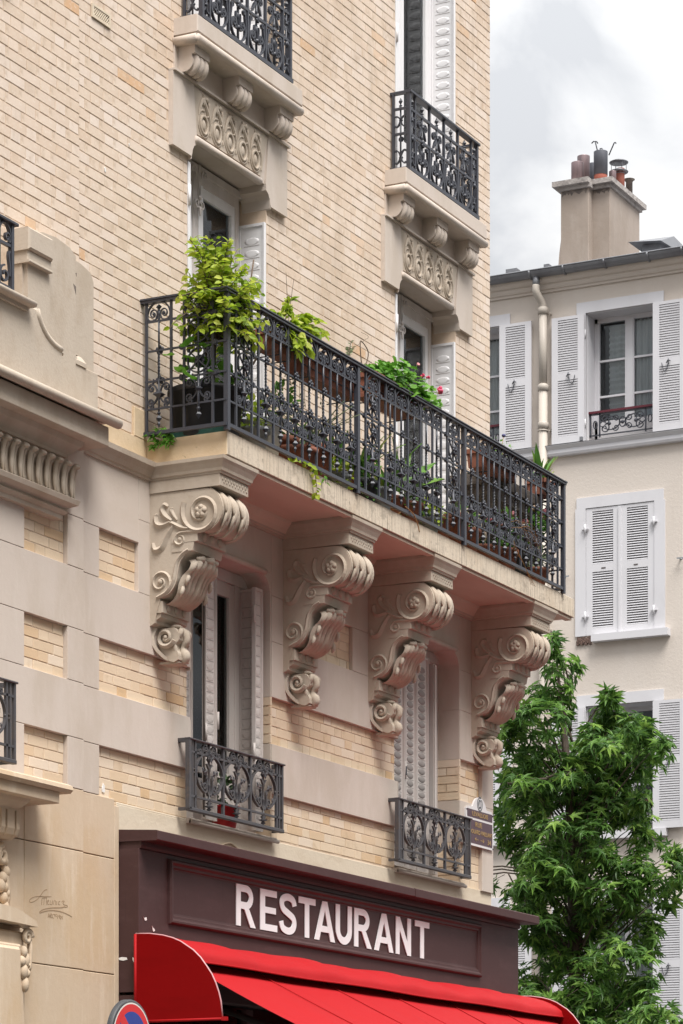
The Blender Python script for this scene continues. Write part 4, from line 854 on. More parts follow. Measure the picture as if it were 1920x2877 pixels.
mb.add([(cx_+d_[0]*q*s+n_[0]*w_*t, cy_-.0015, cz_+d_[1]*q*s+n_[1]*w_*t) for s, t in ((-1, -1), (1, -1), (1, 1), (-1, 1))], [(0, 1, 2, 3)]); mb.build('red_slash', M['sign_red'], NS)
mb = MB(); mb.lathe([(.03, 0), (.03, 2.70)], cx_, cy_+.08, 12); mb.build('pole', M['galv'], NS)
mb = MB(); mb.box(cx_-.04, cx_+.04, cy_+.04, cy_+.10, cz_+.05, cz_+.08); mb.box(cx_-.04, cx_+.04, cy_+.04, cy_+.10, cz_-.1, cz_-.07); mb.build('clamp', M['galv'], NS)

# ------------------------------------------------------------------ street name plate
def text_mesh(s, size, name):
    cu = bpy.data.curves.new(name, 'FONT'); cu.body = s; cu.size = size; cu.extrude = .0008; cu.align_x = 'CENTER'; cu.resolution_u = 3
    cu.offset = .0012
    to = bpy.data.objects.new(name, cu); COL.objects.link(to); dg = bpy.context.evaluated_depsgraph_get(); dg.update()
    me = bpy.data.meshes.new_from_object(to.evaluated_get(dg)); bpy.data.objects.remove(to); return me
def put_text(s, size, x, y, z, m, parent, sx=1.0, name='lettering'):
    me = text_mesh(s, size, name); me.materials.clear(); me.materials.append(m)
    o = bpy.data.objects.new(name, me); link(o, parent, (x, y, z)); o.rotation_euler = (R(90), 0, 0); o.scale = (sx, 1, 1); return o
PL = thing('street_sign', 'white and brown enamel street name plate with arched top on the corner stone', 'street sign', (5.71, -.045, 4.75))
px0, px1, pz0, pz1, py = 5.437, 5.985, 4.597, 4.905, -.046
mb = MB(); pcx = (px0+px1)/2
mb.prism([(px0, pz0), (px1, pz0), (px1, pz1-.012), (px1-.03, pz1-.004), (px1-.03, pz1+.008), (px1-.13, pz1+.012)] + [(pcx+.14*math.cos(R(20+140*k/12))*1.0, pz1-.02+.122*math.sin(R(20+140*k/12))) for k in range(13)] + [(px0+.13, pz1+.012), (px0+.03, pz1+.008), (px0+.03, pz1-.004), (px0, pz1-.012)], 'y', py, -.030); mb.build('plate', M['plate_white'], PL)
mb = MB(); mb.box(px0+.022, px1-.022, py-.002, py, 4.828, 4.892); mb.box(px0+.022, px1-.022, py-.002, py, 4.617, 4.808); mb.build('brown_panel', M['plate_brown'], PL)
put_text('LEVALLOIS', .050, pcx, py-.0035, 4.843, M['gold'], PL, 1.35); put_text('RUE', .056, pcx-.03, py-.0035, 4.756, M['gold'], PL, 1.35); put_text('EDOUARD VAILLANT', .050, pcx+.005, py-.0035, 4.696, M['gold'], PL, 1.02); put_text('34', .056, px1-.09, py-.0035, 4.632, M['gold'], PL, 1.3)
mb = MB()
for s, x in ((-1, pcx-.065), (1, pcx+.045)):
    mb.box(x-.035, x+.035, py-.004, py-.002, 4.649, 4.655)
    for t in (-1, 1): mb.ribbon([(x+s*.012, 4.652+t*.014), (x+s*.036, 4.652)], py-.0045, py-.002, .006)
mb.build('arrow', M['gold'], PL)
mb = MB(); cz = pz1+.045
mb.prism([(pcx+.030*math.cos(R(a)), cz+.040*math.sin(R(a))) for a in range(0, 360, 20)], 'y', py-.0015, py); mb.ribbon([(pcx+.048*math.cos(R(a)), cz+.054*math.sin(R(a))) for a in range(-235, 56, 15)], py-.002, py, .010); mb.box(pcx-.022, pcx+.022, py-.002, py, cz+.048, cz+.062); mb.build('crest', M['crest'], PL)
mb = MB(); mb.prism([(pcx-.018, cz-.022), (pcx-.004, cz+.024), (pcx+.006, cz+.024), (pcx-.008, cz-.022)], 'y', py-.003, py-.0016); mb.prism([(pcx+.004, cz-.018), (pcx+.016, cz+.018), (pcx+.022, cz+.018), (pcx+.012, cz-.018)], 'y', py-.003, py-.0016); mb.build('crest_field', M['plate_white'], PL)
mb = MB()
for x in (px0+.012, px1-.012):
    for z in (pz0+.012, pz1-.022): mb.ball((x, py-.002, z), .007, .005, .007)
mb.build('rivet', M['iron'], PL)
# ------------------------------------------------------------------ wrought iron: pieces are made once in their own local frame (x along the rail, y depth, z up) and shared
def rod(mb, x, z0, z1, w=.016, d=.014): mb.box(x-w/2, x+w/2, -d/2, d/2, z0, z1)
def diamond(mb, x, z, w, h): mb.add([(x-w,0,z),(x,-w,z),(x+w,0,z),(x,w,z),(x,0,z+h),(x,0,z-h)], [(0,1,4),(1,2,4),(2,3,4),(3,0,4),(1,0,5),(2,1,5),(3,2,5),(0,3,5)])
def flower(mb, x, z, r, y=-.012):
    for k in range(5): a = 2*PI*k/5+.3; mb.ball((x+r*.62*math.cos(a), y, z+r*.62*math.sin(a)), r*.42, .010, r*.42, 6, 4)
    mb.ball((x, y-.006, z), r*.3, .008, r*.3, 6, 4)
def src(name, mb, m='iron'):
    me = mb.mesh(name); me.materials.append(M[m]); return me
Z0 = 6.71                                                  # balcony floor; local z is above it
P = {}
mb = MB(); rod(mb, 0, .03, .905, .016, .014); P['bar'] = src('bar', mb)
mb = MB(); mb.box(-.018, .018, -.016, .016, -.002, .905); P['post'] = src('post', mb)
mb = MB()
mb.tube([(0,0,.575), (0,0,.79)], .0075, 6); mb.tube([(0,0,.395+.18*k/24) for k in range(25)], .0095, 4, twist=.55, smooth=False); mb.tube([(0,0,.125), (0,0,.395)], .0075, 6)
diamond(mb, 0, .13, .024, .03); mb.ball((0,0,.165), .014, .014, .008, 6, 4); diamond(mb, 0, .095, .012, .03)
mb.add(*(lambda w, h, z: ([(-w,-w*.7,z),(w,-w*.7,z),(w,w*.7,z),(-w,w*.7,z),(0,0,z+h),(0,0,z-h)], [(0,1,4),(1,2,4),(2,3,4),(3,0,4),(1,0,5),(2,1,5),(3,2,5),(0,3,5)]))(.036, .030, .29))
flower(mb, 0, .387, .032); flower(mb, 0, .588, .032); P['baluster'] = src('baluster', mb)
mb = MB(); d0, d1 = -.006, .006
for s in (-1, 1):
    mb.ribbon(bez((s*.010, .285), (s*.014, .335), (s*.035, .362), (s*.062, .358)) + spiral(s*.064, .333, .026, .008, R(80) if s > 0 else R(100), (R(80)-R(400)) if s > 0 else (R(100)+R(400)), 14), d0, d1, .010)
    mb.ribbon(bez((s*.062, .358), (s*.04, .372), (s*.03, .385), (s*.048, .392)), d0, d1, .009)
    mb.ribbon(bez((s*.010, .285), (s*.014, .245), (s*.04, .235), (s*.070, .215)) + spiral(s*.066, .240, .026, .008, R(-60) if s > 0 else R(240), R(-60)+s*R(400) if s > 0 else R(240)-R(400), 14), d0, d1, .010)
    mb.ribbon(bez((s*.055, .225), (s*.038, .21), (s*.05, .198), (s*.075, .206)), d0, d1, .009)
    mb.ball((s*.062, 0, .335), .010); mb.ball((s*.064, 0, .24), .010)
P['lower_scroll'] = src('lower_scroll', mb)
mb = MB(); mb.ribbon(arc(0, .815, .098, R(-20), R(200), 20, .088), -.008, .008, .009)
for s in (-1, 1):
    mb.ribbon([(s*.092, .80)] + bez((s*.092, .80), (s*.085, .775), (s*.03, .775), (s*.016, .80)) + spiral(s*.047, .825, .036, .008, R(-130) if s > 0 else R(310), R(-130)-s*R(520) if s > 0 else R(310)+R(520), 20), -.006, .006, .008)
    mb.ball((s*.047, 0, .825), .010)
mb.ball((0, 0, .825), .016, .012, .02); diamond(mb, 0, .868, .026, .020); mb.ribbon([(0, .78), (0, .86)], -.008, .008, .014); P['arch_scroll'] = src('arch_scroll', mb)
mb = MB()
for z in (.478, .678):
    mb.ribbon(arc(0, z, .080, 0, 2*PI, 24)[:-1], -.007, .007, .009, True)
    for a in (45, 135): mb.ribbon([(-.105*math.cos(R(a)), z-.095*math.sin(R(a))), (.105*math.cos(R(a)), z+.095*math.sin(R(a)))], -.005, .005, .009)
    for k in range(8): a = 2*PI*k/8; mb.ball((.026*math.cos(a), -.016, z+.026*math.sin(a)), .015, .010, .015, 6, 4)
    mb.ball((0, -.024, z), .015, .012, .015, 6, 4)
    for sx_ in (-1, 1):
        for sz_ in (-1, 1): mb.ball((sx_*.074, 0, z+sz_*.070), .014, .012, .014, 6, 4)
mb.tube([(0,0,.38), (0,0,.79)], .009, 6); P['rosette_ring'] = src('rosette_ring', mb)
mb = MB(); mb.box(-.012, .012, -.012, .012, -.013, .013); mb.box(-.009, .009, -.009, .009, -.017, .017); P['knob'] = src('knob', mb)
def put(nm, parent, x, y, z, rz=0, sx=1.0, mesh=None):
    o = bpy.data.objects.new(nm, mesh or P[nm]); link(o, parent, (x, y, z)); o.rotation_euler = (0, 0, rz)
    if sx != 1.0: o.scale = (sx, 1, 1)
    return o
RL = thing('balcony_railing', 'long dark wrought iron balcony railing with scrolled arches and twisted balusters', 'railing', (.343, -.634, Z0))
RY, RX0, RX1 = -.634, .343, 6.085
def module(x, y, rz, wd):
    put('baluster', RL, x, y, Z0, rz); put('lower_scroll', RL, x, y, Z0, rz, wd/.211); put('arch_scroll', RL, x, y, Z0, rz, wd/.211)
def panel(x, y, rz):
    c, s = math.cos(rz), math.sin(rz)
    for t in (-.108, .108): put('bar', RL, x+c*t, y+s*t, Z0, rz)
    for n in ('arch_scroll', 'rosette_ring', 'lower_scroll'): put(n, RL, x, y, Z0, rz)
    for t in (-.128, .128):
        for z in (.38, .58, .775): put('knob', RL, x+c*t, y+s*t, Z0+z, rz)
    mb = P.get('drop')
    if not mb:
        m1 = MB(); m1.tube([(0,0,.12), (0,0,.38)], .0105, 6); diamond(m1, 0, .12, .024, .03); m1.ball((0,0,.16), .014); diamond(m1, 0, .29, .034, .026); P['drop'] = mb = src('drop_finial', m1)
    put('drop_finial', RL, x, y, Z0, rz, 1, mb)
bars1 = [.791+.211*k for k in range(7)]; sec = [
    ([.59], [.791+.211*k for k in range(7)] + [2.268]), ]
for x in (RX0+.019, 2.268, 4.10, RX1): put('post', RL, x, RY, Z0)
panel(.59, RY, 0); b_ = [.791+.211*k for k in range(7)]
for x in b_: put('bar', RL, x, RY, Z0)
for a, c in zip(b_, b_[1:]+[2.268]): module((a+c)/2, RY, 0, c-a)
panel(2.511, RY, 0); b_ = [2.728, 2.881, 3.102, 3.316, 3.531, 3.684]
for x in b_: put('bar', RL, x, RY, Z0)
for a, c in zip(b_, b_[1:]): module((a+c)/2, RY, 0, c-a)
panel(3.903, RY, 0); b_ = [4.353, 4.569, 4.773, 4.987, 5.198, 5.413, 5.615]
for x in b_: put('bar', RL, x, RY, Z0)
for a, c in zip([4.115]+b_[:-1], b_): module((a+c)/2, RY, 0, c-a)
panel(5.860, RY, 0)
for x in (RX0, RX1):
    q = R(90)
    for y in (-.035, -.223): put('bar', RL, x, y, Z0, q)
    module(x, -.129, q, .188); panel(x, -.43, q)
for nm, z, h, d in (('bottom_rail', .035, .024, .024), ('cross_rail', .195, .012, .012), ('cross_rail', .38, .012, .012), ('cross_rail', .58, .012, .012), ('cross_rail', .775, .012, .012), ('top_rail', .905, .016, .048), ('top_rail', .921, .012, .060)):
    mb = MB(); mb.box(RX0, RX1, RY-d/2, RY+d/2, Z0+z-h/2, Z0+z+h/2, .003 if nm == 'top_rail' else 0); mb.build(nm, M['iron'], RL)
    for x in (RX0, RX1): mb = MB(); mb.box(x-d/2, x+d/2, RY-d/2+.0008, .02 if nm != 'cross_rail' else -.024, Z0+z-h/2+.0005, Z0+z+h/2+.0005); mb.build(nm, M['iron'], RL)

# window railings of the second floor --------------------------------------------
WR = None
def window_rail_a(c, label):
    root = thing('window_railing', label, 'railing', (c, -.155, 9.664), 'window railings of the second floor')
    x0, x1, y, zb = c-.655, c+.635, -.155, 9.664
    def pb(nm, mb): return mb.build(nm, M['iron'], root)
    mb = MB(); mb.box(x0-.01, x1+.02, y-.028, y+.028, zb+.612, zb+.632, .003); mb.box(x0-.009, x0+.03, y, .0, zb+.6125, zb+.631); mb.box(x1-.02, x1+.019, y, .0, zb+.6125, zb+.631); pb('top_rail', mb)
    mb = MB(); mb.box(x0-.01, x1+.02, y-.018, y+.018, zb+.012, zb+.04); mb.box(x0-.009, x0+.026, y, .0, zb+.0125, zb+.0395); mb.box(x1-.01, x1+.019, y, .0, zb+.0125, zb+.0395); pb('bottom_rail', mb)
    for z in (.30, .495): 
        mb = MB(); mb.box(x0, x1, y-.010, y+.010, zb+z-.009, zb+z+.009); mb.box(x0-.008, x0+.008, y, -.03, zb+z-.0085, zb+z+.0085); mb.box(x1-.008, x1+.008, y, -.03, zb+z-.0085, zb+z+.0085); pb('cross_rail', mb)
    w = x1-x0; xs = [x0+w*t for t in (0.006, .088, .295, .506, .71, .912, .994)]
    for i, x in enumerate(xs): mb = MB(); d = .013 if i in (0, 6) else .0085; mb.box(x-d, x+d, y-d*1.2, y+d*1.2, zb+.02, zb+.615); pb('post' if i in (0, 6) else 'bar', mb)
    for x in (x0, x1): mb = MB(); mb.box(x-.010, x+.010, -.035, -.018, zb+.02, zb+.612); pb('bar', mb)
    return root, xs, y, zb
def cell_meshes():
    mb = MB(); mb.tube([(0,0,.03), (0,0,.51)], .009, 6); diamond(mb, 0, .555, .020, .030); diamond(mb, 0, .522, .018, .016); mb.ball((0,0,.505), .015); mb.ball((0,0,.335), .014, .012, .02); mb.ball((0,-.006,.285), .025, .016, .022)
    for k in range(5): a = 2*PI*k/5; mb.ball((.018*math.cos(a), -.012, .285+.018*math.sin(a)), .012, .009, .012, 6, 4)
    P['spear'] = src('spear', mb)
    mb = MB()
    for s in (-1, 1):
        mb.ribbon(bez((0, .415), (s*.02, .455), (s*.07, .465), (s*.075, .425)) + spiral(s*.052, .420, .024, .008, R(0) if s > 0 else R(180), -s*R(380) if s > 0 else R(180)+R(380), 12), -.010, .010, .010)
        mb.ribbon(bez((0, .415), (s*.02, .39), (s*.045, .37), (s*.06, .325)), -.010, .010, [.012,.013,.014,.015,.017,.018,.017,.015,.013,.010,.007])
    mb.ball((0, -.006, .415), .016); P['bow'] = src('bow', mb)
    mb = MB()
    for s in (-1, 1):
        mb.ribbon(bez((0, .04), (s*.11, .05), (s*.125, .16), (s*.06, .185)) + spiral(s*.062, .155, .030, .008, R(90), R(90)+s*R(440), 16), -.010, .010, .011)
        mb.ribbon(bez((s*.10, .10), (s*.135, .17), (s*.085, .22), (s*.10, .27)) + spiral(s*.085, .262, .017, .007, R(20) if s > 0 else R(160), R(20)+s*R(380) if s > 0 else R(160)-R(380), 10), -.010, .010, .010)
        mb.ribbon(bez((s*.012, .12), (s*.03, .17), (s*.04, .20), (s*.03, .235)), -.008, .008, .009); mb.ball((s*.062, 0, .155), .011)
    mb.ribbon([(-.05, .125), (.05, .125)], -.009, .009, .012); mb.ball((0, -.004, .13), .018); mb.ball((0, 0, .21), .016, .012, .03); P['lyre_scroll'] = src('lyre_scroll', mb)
    mb = MB(); mb.tube([(0,0,.03), (0,0,.5)], .008, 6); diamond(mb, 0, .555, .018, .030); diamond(mb, 0, .522, .016, .014); mb.ball((0,0,.505), .013); mb.ball((0,-.01,.265), .024, .014, .022); mb.ball((0,-.006,.12), .02, .012, .012); mb.ball((0,-.006,.41), .018, .012, .012)
    for s in (-1, 1):
        for z, h in ((.125, 1), (.125, -1), (.41, -1), (.41, .6)): mb.ribbon(bez((0, z), (s*.01, z+h*.03), (s*.02, z+h*.055), (s*.042, z+h*.05)) + [(s*.045, z+h*.04)], -.008, .008, .010)
    P['fleuron'] = src('fleuron', mb)
cell_meshes()
for c, lb in ((XC[0], 'dark iron window railing on the carved sill above the left balcony window'), (XC[1], 'dark iron window railing on the carved sill nearest the building corner')):
    root, xs, y, zb = window_rail_a(c, lb)
    for a, b in zip(xs[1:5], xs[2:6]):
        for n in ('spear', 'bow', 'lyre_scroll'): put(n, root, (a+b)/2, y, zb)
    for a, b in ((xs[0], xs[1]), (xs[5], xs[6])): put('fleuron', root, (a+b)/2, y, zb)
    put('fleuron', root, xs[0], -.085, zb, R(90)); put('fleuron', root, xs[6], -.085, zb, R(90))

# window railings of the first floor ------------------------------------------------
def plate(mb, x, z, r, ang, y=-.008, tilt=.25):
    """cast ivy leaf: five pointed plate with a raised centre"""
    out_, n = [], 10
    for k in range(n): a = ang+2*PI*k/n; q = r*(1.25 if k == 0 else (1.0 if k % 2 == 0 else .58)); out_.append((x+q*math.cos(a), y+tilt*q*math.cos(a)*.5, z+q*math.sin(a)))
    mb.add(out_ + [(x, y-r*.35, z), (x, y+.006, z)], [(k, (k+1) % n, n) for k in range(n)] + [((k+1) % n, k, n+1) for k in range(n)])
mb = MB(); mb.lathe([(.003, .0), (.012, .012), (.007, .026), (.020, .034), (.009, .046), (.034, .056), (.010, .066), (.024, .078), (.008, .09), (.018, .10), (.0085, .112), (.0085, .19), (.013, .20), (.0085, .21), (.0085, .29), (.013, .30), (.008, .33), (.009, .36), (.022, .375), (.012, .395), (.008, .42), (.014, .435), (.008, .45), (.015, .472), (.006, .48)], 0, 0, 8)
for s in (-1, 1): mb.ribbon(bez((0, .30), (s*.02, .33), (s*.03, .35), (s*.042, .34)), -.007, .007, [.006,.008,.010,.012,.013,.013,.012,.010,.008,.006,.003]); plate(mb, s*.026, .385, .022, R(90-s*50), -.014)
plate(mb, 0, .365, .020, R(-90), -.018); plate(mb, 0, .41, .020, R(90), -.016)
P['leaf_rod'] = src('leaf_rod', mb, 'iron2')
mb = MB()
mb.ribbon(arc(0, .275, .188, R(-62), R(242), 30, .138)[0:31], -.011, .011, .011)
for s in (-1, 1):
    e0 = (s*.188*math.cos(R(-62)), .275+.138*math.sin(R(-62)))
    mb.ribbon([e0] + bez(e0, (s*.05, .13), (s*.035, .16), (s*.05, .19)) + spiral(s*.072, .185, .026, .008, R(170) if s > 0 else R(10), R(170)-s*R(400) if s > 0 else R(10)+R(400), 12), -.010, .010, .011)
    mb.ribbon(bez((s*.012, .13), (s*.07, .18), (s*.015, .24), (s*.05, .27)), -.009, .009, .010)
    for x, z, r_, a_ in ((.060, .285, .030, 60), (.098, .295, .024, 30), (.045, .245, .016, 200), (.122, .21, .020, 70), (.10, .16, .013, -30)): plate(mb, s*x, z, r_, R(a_) if s > 0 else R(180-a_))
    for z in (.275,): mb.ball((s*.188, 0, z), .012)
P['oval_scroll'] = src('oval_scroll', mb, 'iron2')
mb = MB()
for s in (-1, 1):
    mb.ribbon(bez((s*.01, .40), (s*.03, .47), (s*.085, .50), (s*.095, .43)) + [(s*.095, .42)] + bez((s*.095, .42), (s*.10, .385), (s*.14, .385), (s*.145, .415)) + spiral(s*.130, .418, .015, .006, R(0) if s > 0 else R(180), s*R(360) if s > 0 else R(180)-R(360), 10), -.009, .009, .009)
    mb.ribbon(spiral(s*.052, .43, .026, .008, R(-20) if s > 0 else R(200), R(-20)+s*R(420) if s > 0 else R(200)-R(420), 14), -.009, .009, .009); mb.ball((s*.052, -.004, .43), .010); plate(mb, s*.140, .405, .014, R(-60) if s > 0 else R(240))
P['crest_scroll'] = src('crest_scroll', mb, 'iron2')
mb = MB(); mb.ribbon(arc(0, .275, .014, 0, 2*PI, 10)[:-1], -.008, .008, .006, True); P['small_ring'] = src('small_ring', mb, 'iron2')
def window_rail_b(x0, x1, y, zb, label, nov, ywall=-.03, left=True):
    root = thing('window_railing', label, 'railing', (x0, y, zb), 'window railings of the first floor')
    def pb(nm, mb): return mb.build(nm, M['iron2'], root)
    mb = MB(); mb.box(x0-.016, x1+.02, y-.022, y+.022, zb+.478, zb+.490, .003); mb.box(x0-.015, x0+.02, y, ywall, zb+.462, zb+.489); mb.box(x1-.015, x1+.02, y, ywall, zb+.462, zb+.489); pb('top_rail', mb)
    mb = MB(); mb.box(x0-.012, x1+.012, y-.016, y+.016, zb-.004, zb+.022, .004); mb.box(x0-.0112, x0+.014, y, ywall, zb+.0005, zb+.021); mb.box(x1-.014, x1+.0112, y, ywall, zb+.0005, zb+.021); pb('bottom_rail', mb)
    for z in (.10, .40): mb = MB(); mb.box(x0, x1, y-.009, y+.009, zb+z-.007, zb+z+.007); pb('cross_rail', mb)
    for x, d in ((x0, .016), (x0+.046, .008), (x0+.085, .009), (x1-.085, .009), (x1-.046, .008), (x1, .010)): mb = MB(); mb.box(x-d, x+d, y-d, y+d, zb+.01, zb+.48); pb('bar', mb)
    put('small_ring', root, x0+.066, y, zb); put('small_ring', root, x1-.066, y, zb)
    a = x0+.085; b = x1-.085; n = nov; w = (b-a)/n
    for i in range(n):
        x = a+w*(i+.5)
        for nm in ('oval_scroll', 'leaf_rod', 'crest_scroll'): put(nm, root, x, y, zb, 0, w/.398)
        if i: mb = MB(); mb.box(a+w*i-.009, a+w*i+.009, y-.010, y+.010, zb+.01, zb+.48); pb('bar', mb)
    return root
window_rail_b(.778, 2.118, -.105, 4.302, 'grey iron window railing around the red flower pot above the shop cornice', 3)
window_rail_b(4.028, 5.372, -.105, 4.302, 'grey iron window railing in front of the closed folding shutters beside the street plate', 3)
# two railings of the entrance bay cut by the left edge
window_rail_b(-2.86, -1.66, -.30, 4.27, 'dark iron railing on the stone door canopy at the far left', 3)
root = thing('window_railing', 'dark iron scroll railing standing on the stone parapet at the far left', 'railing', (-1.62, -.25, 7.11))
mb = MB(); mb.box(-2.7, -1.57, -.28, -.22, 7.515, 7.533, .003); mb.build('top_rail', M['iron'], root)
for z in (7.385, 7.45*0+7.13): mb = MB(); mb.box(-2.7, -1.60, -.26, -.24, z-.009, z+.009); mb.build('cross_rail', M['iron'], root)
for x in (-1.612, -1.76, -1.98, -2.2): mb = MB(); mb.box(x-.013, x+.013, -.264, -.236, 7.115, 7.52); mb.build('bar', M['iron'], root)
for x in (-1.69, -1.87, -2.09):
    mb = MB(); mb.ribbon(arc(x, 7.40, .07, R(0), R(180), 12, .115), -.261, -.239, .011); mb.ribbon(spiral(x+.03, 7.43, .034, .008, R(-60), R(400), 16), -.26, -.24, .010); mb.ribbon(spiral(x, 7.20, .055, .012, R(90), R(560), 22), -.26, -.24, .011); mb.ribbon(bez((x+.055, 7.20), (x+.07, 7.28), (x+.03, 7.30), (x+.05, 7.35)), -.26, -.24, .011); mb.build('scroll', M['iron'], root)
# ------------------------------------------------------------------ foliage helpers
def ovate(w=.30, fold=.07, droop=.10):
    return ([(0,0,0),(.30,w*.85,fold),(.62,w*.9,fold-droop*.4),(1,0,-droop),(.62,-w*.9,fold-droop*.4),(.30,-w*.85,fold),(.33,0,0),(.66,0,-droop*.4)],
            [(0,6,1),(1,6,7,2),(2,7,3),(0,5,6),(5,4,7,6),(4,3,7)])
def star5():
    tips = [(-20, .58), (33, .88), (90, 1.0), (147, .88), (200, .58)]; pts = []
    for i, (a, r_) in enumerate(tips):
        if i: m_ = (a+tips[i-1][0])/2; pts.append((math.cos(R(m_))*.27, math.sin(R(m_))*.27, .05))
        w = 12
        for da in (-w, 0, w): q = r_ if da == 0 else r_*.52; pts.append((math.cos(R(a+da))*q, math.sin(R(a+da))*q, -.20*r_*r_ if da == 0 else .03))
    n = len(pts); v = [(0, 0, 0)] + pts
    return [(y, x, z) for x, y, z in v], [(0, i+1, i+2) for i in range(n-1)] + [(0, n, 1)]      # middle lobe along +X
def roundleaf(n=9):
    v = [(0.12, 0, -.06)]
    for k in range(n): a = -PI*.86+2*PI*.86*k/(n-1); r_ = .5*(1+.10*(k % 2)); v.append((.42+r_*math.cos(a)*.95, r_*math.sin(a), .05+.07*math.cos(3*a)))
    return v, [(0, k, k+1) for k in range(1, n)]
def blade(w=.055, bend=.35, n=4):
    v, f = [], []
    for i in range(n+1):
        t = i/n; h = w*math.sin(PI*(.12+.86*t))*1.1 if i < n else 0.002; z = -bend*t*t; v += [(t, -h, z+.015), (t, 0, z), (t, h, z+.015)]
    for i in range(n): f += [(i*3, i*3+1, i*3+4, i*3+3), (i*3+1, i*3+2, i*3+5, i*3+4)]
    return v, f
def frame_(d, up):
    x = Vector(d).normalized(); z = Vector(up); z = z-x*z.dot(x)
    if z.length < 1e-4: z = Vector((0, 0, 1))-x*x.z
    if z.length < 1e-4: z = Vector((1, 0, 0))
    z.normalize(); y = z.cross(x); return Matrix((x, y, z)).transposed()
def foliage(parent, spots, tmpl, m, single=300, nm='leaf', rest='foliage', key=None):
    """spots: (pos, dir, up, size). The leaves that show best are parts of their own, the rest one joined part."""
    tv, tf = tmpl; tvv = [Vector(p) for p in tv]
    spots.sort(key=key or (lambda s: px_of(s[0])[2]-s[3]*3))
    me = bpy.data.meshes.new(nm); me.from_pydata(tv, [], tf); me.materials.append(m); me.update()
    for p, d, u, sz in spots[:single]:
        o = bpy.data.objects.new(nm, me); link(o, parent, p); o.rotation_euler = frame_(d, u).to_euler(); o.scale = (sz, sz, sz)
    if len(spots) > single:
        mb = MB()
        for p, d, u, sz in spots[single:]:
            fr = frame_(d, u)*sz; P_ = Vector(p); mb.ct = rnd(); mb.add([P_+fr@q for q in tvv], tf, False)
        mb.build(rest, m, parent, 'stuff', fix=False, tint=True)
def rv(s=1.0): 
    while True:
        v = Vector((U(-1, 1), U(-1, 1), U(-1, 1)))
        if .05 < v.length < 1: return v*s
def twig_leaves(path, n, size, spread=1.0, droop=.2):
    o = []
    for i in range(n):
        t = (i+.7)/n*(len(path)-1); k = min(int(t), len(path)-2); f = t-k; p = Vector(path[k])*(1-f)+Vector(path[k+1])*f; ax = (Vector(path[k+1])-Vector(path[k])).normalized()
        side = ax.cross(Vector((0, 0, 1))); side = side.normalized() if side.length > .01 else Vector((1, 0, 0)); s = 1 if i % 2 else -1
        d = ax*.55+side*s*spread+rv(.45)+Vector((0, 0, -droop)); o.append((p, d+rv(.35), Vector((-.15, -.25, .8))+rv(1.1), size*U(.55, 1.3)))
    return o
def pot(parent, cx, cy, z0, r0, r1, h, m, rim=.012, n=20, soil=True):
    mb = MB(); mb.lathe([(r0*.96, z0), (r0, z0+.005), (r1*.985, z0+h*.80), (r1+rim, z0+h*.81), (r1+rim, z0+h), (r1-.006, z0+h), (r1-.012, z0+h*.86)], cx, cy, n); p = mb.build('pot', m, parent)
    if soil: mb = MB(); mb.lathe([(0, z0+h*.9), (r1-.010, z0+h*.87)], cx, cy, n); mb.build('soil', M['soil'], parent)
    return p
def trough(parent, x0, x1, y0, y1, z0, z1, m, rim=.012):
    mb = MB(); c = .018
    mb.prism([(y0+c, z0), (y1-c, z0), (y1, z1), (y0, z1)], 'x', x0, x1); mb.box(x0-rim, x1+rim, y0-rim, y0+.008, z1-.03, z1+.006, .003); mb.box(x0-rim, x1+rim, y1-.008, y1+rim, z1-.03, z1+.006); mb.box(x0-rim, x0+.008, y0, y1, z1-.03, z1+.006); mb.box(x1-.008, x1+rim, y0, y1, z1-.03, z1+.006)
    mb.build('trough', m, parent); mb = MB(); mb.box(x0+.01, x1-.01, y0+.01, y1-.01, z1-.01, z1+.004); mb.build('soil', M['soil'], parent)
def hanger(parent, x0, x1, z0, z1):
    mb = MB()
    for x in (x0+.08, x1-.08): mb.tube([(x, RY-.02, Z0+.93), (x, RY+.03, Z0+.935), (x, RY+.045, z1-.05), (x, RY+.05, z0-.02), (x, RY+.25, z0-.02)], .005, 5)
    mb.tube([(x0, RY+.045, z0+.05), (x1, RY+.045, z0+.05)], .004, 5); mb.build('hanger', M['iron'], parent)
ZB = 6.712
G_POT = 'plants on the long balcony'
# large shrub in the black tub at the corner of the balcony
T = thing('potted_shrub', 'tall light green shrub in a black tub at the left end of the long balcony', 'potted plant', (.56, -.36, ZB), G_POT)
mb = MB(); mb.lathe([(.21, ZB), (.215, ZB+.01), (.245, ZB+.30), (.262, ZB+.30), (.262, ZB+.335), (.235, ZB+.335), (.23, ZB+.29)], .60, -.345, 24); mb.build('pot', M['blackpot'], T); mb = MB(); mb.lathe([(0, ZB+.31), (.232, ZB+.30)], .60, -.345, 20); mb.build('soil', M['soil'], T)
st = MB(); sp = []
cen = Vector((.46, -.53, 7.60))
for k, (dx, dy) in enumerate(((0, 0), (.03, .02), (-.02, .03))): st.tube([(.655+dx, -.36+dy, ZB+.30), (.63+dx*1.4, -.38+dy, 7.2), (.57+dx*2, -.43+dy*2, 7.42), (.50+dx*3, -.48+dy*3, 7.55)], [.014-.003*k, .013-.003*k, .011-.002*k, .008], 6)
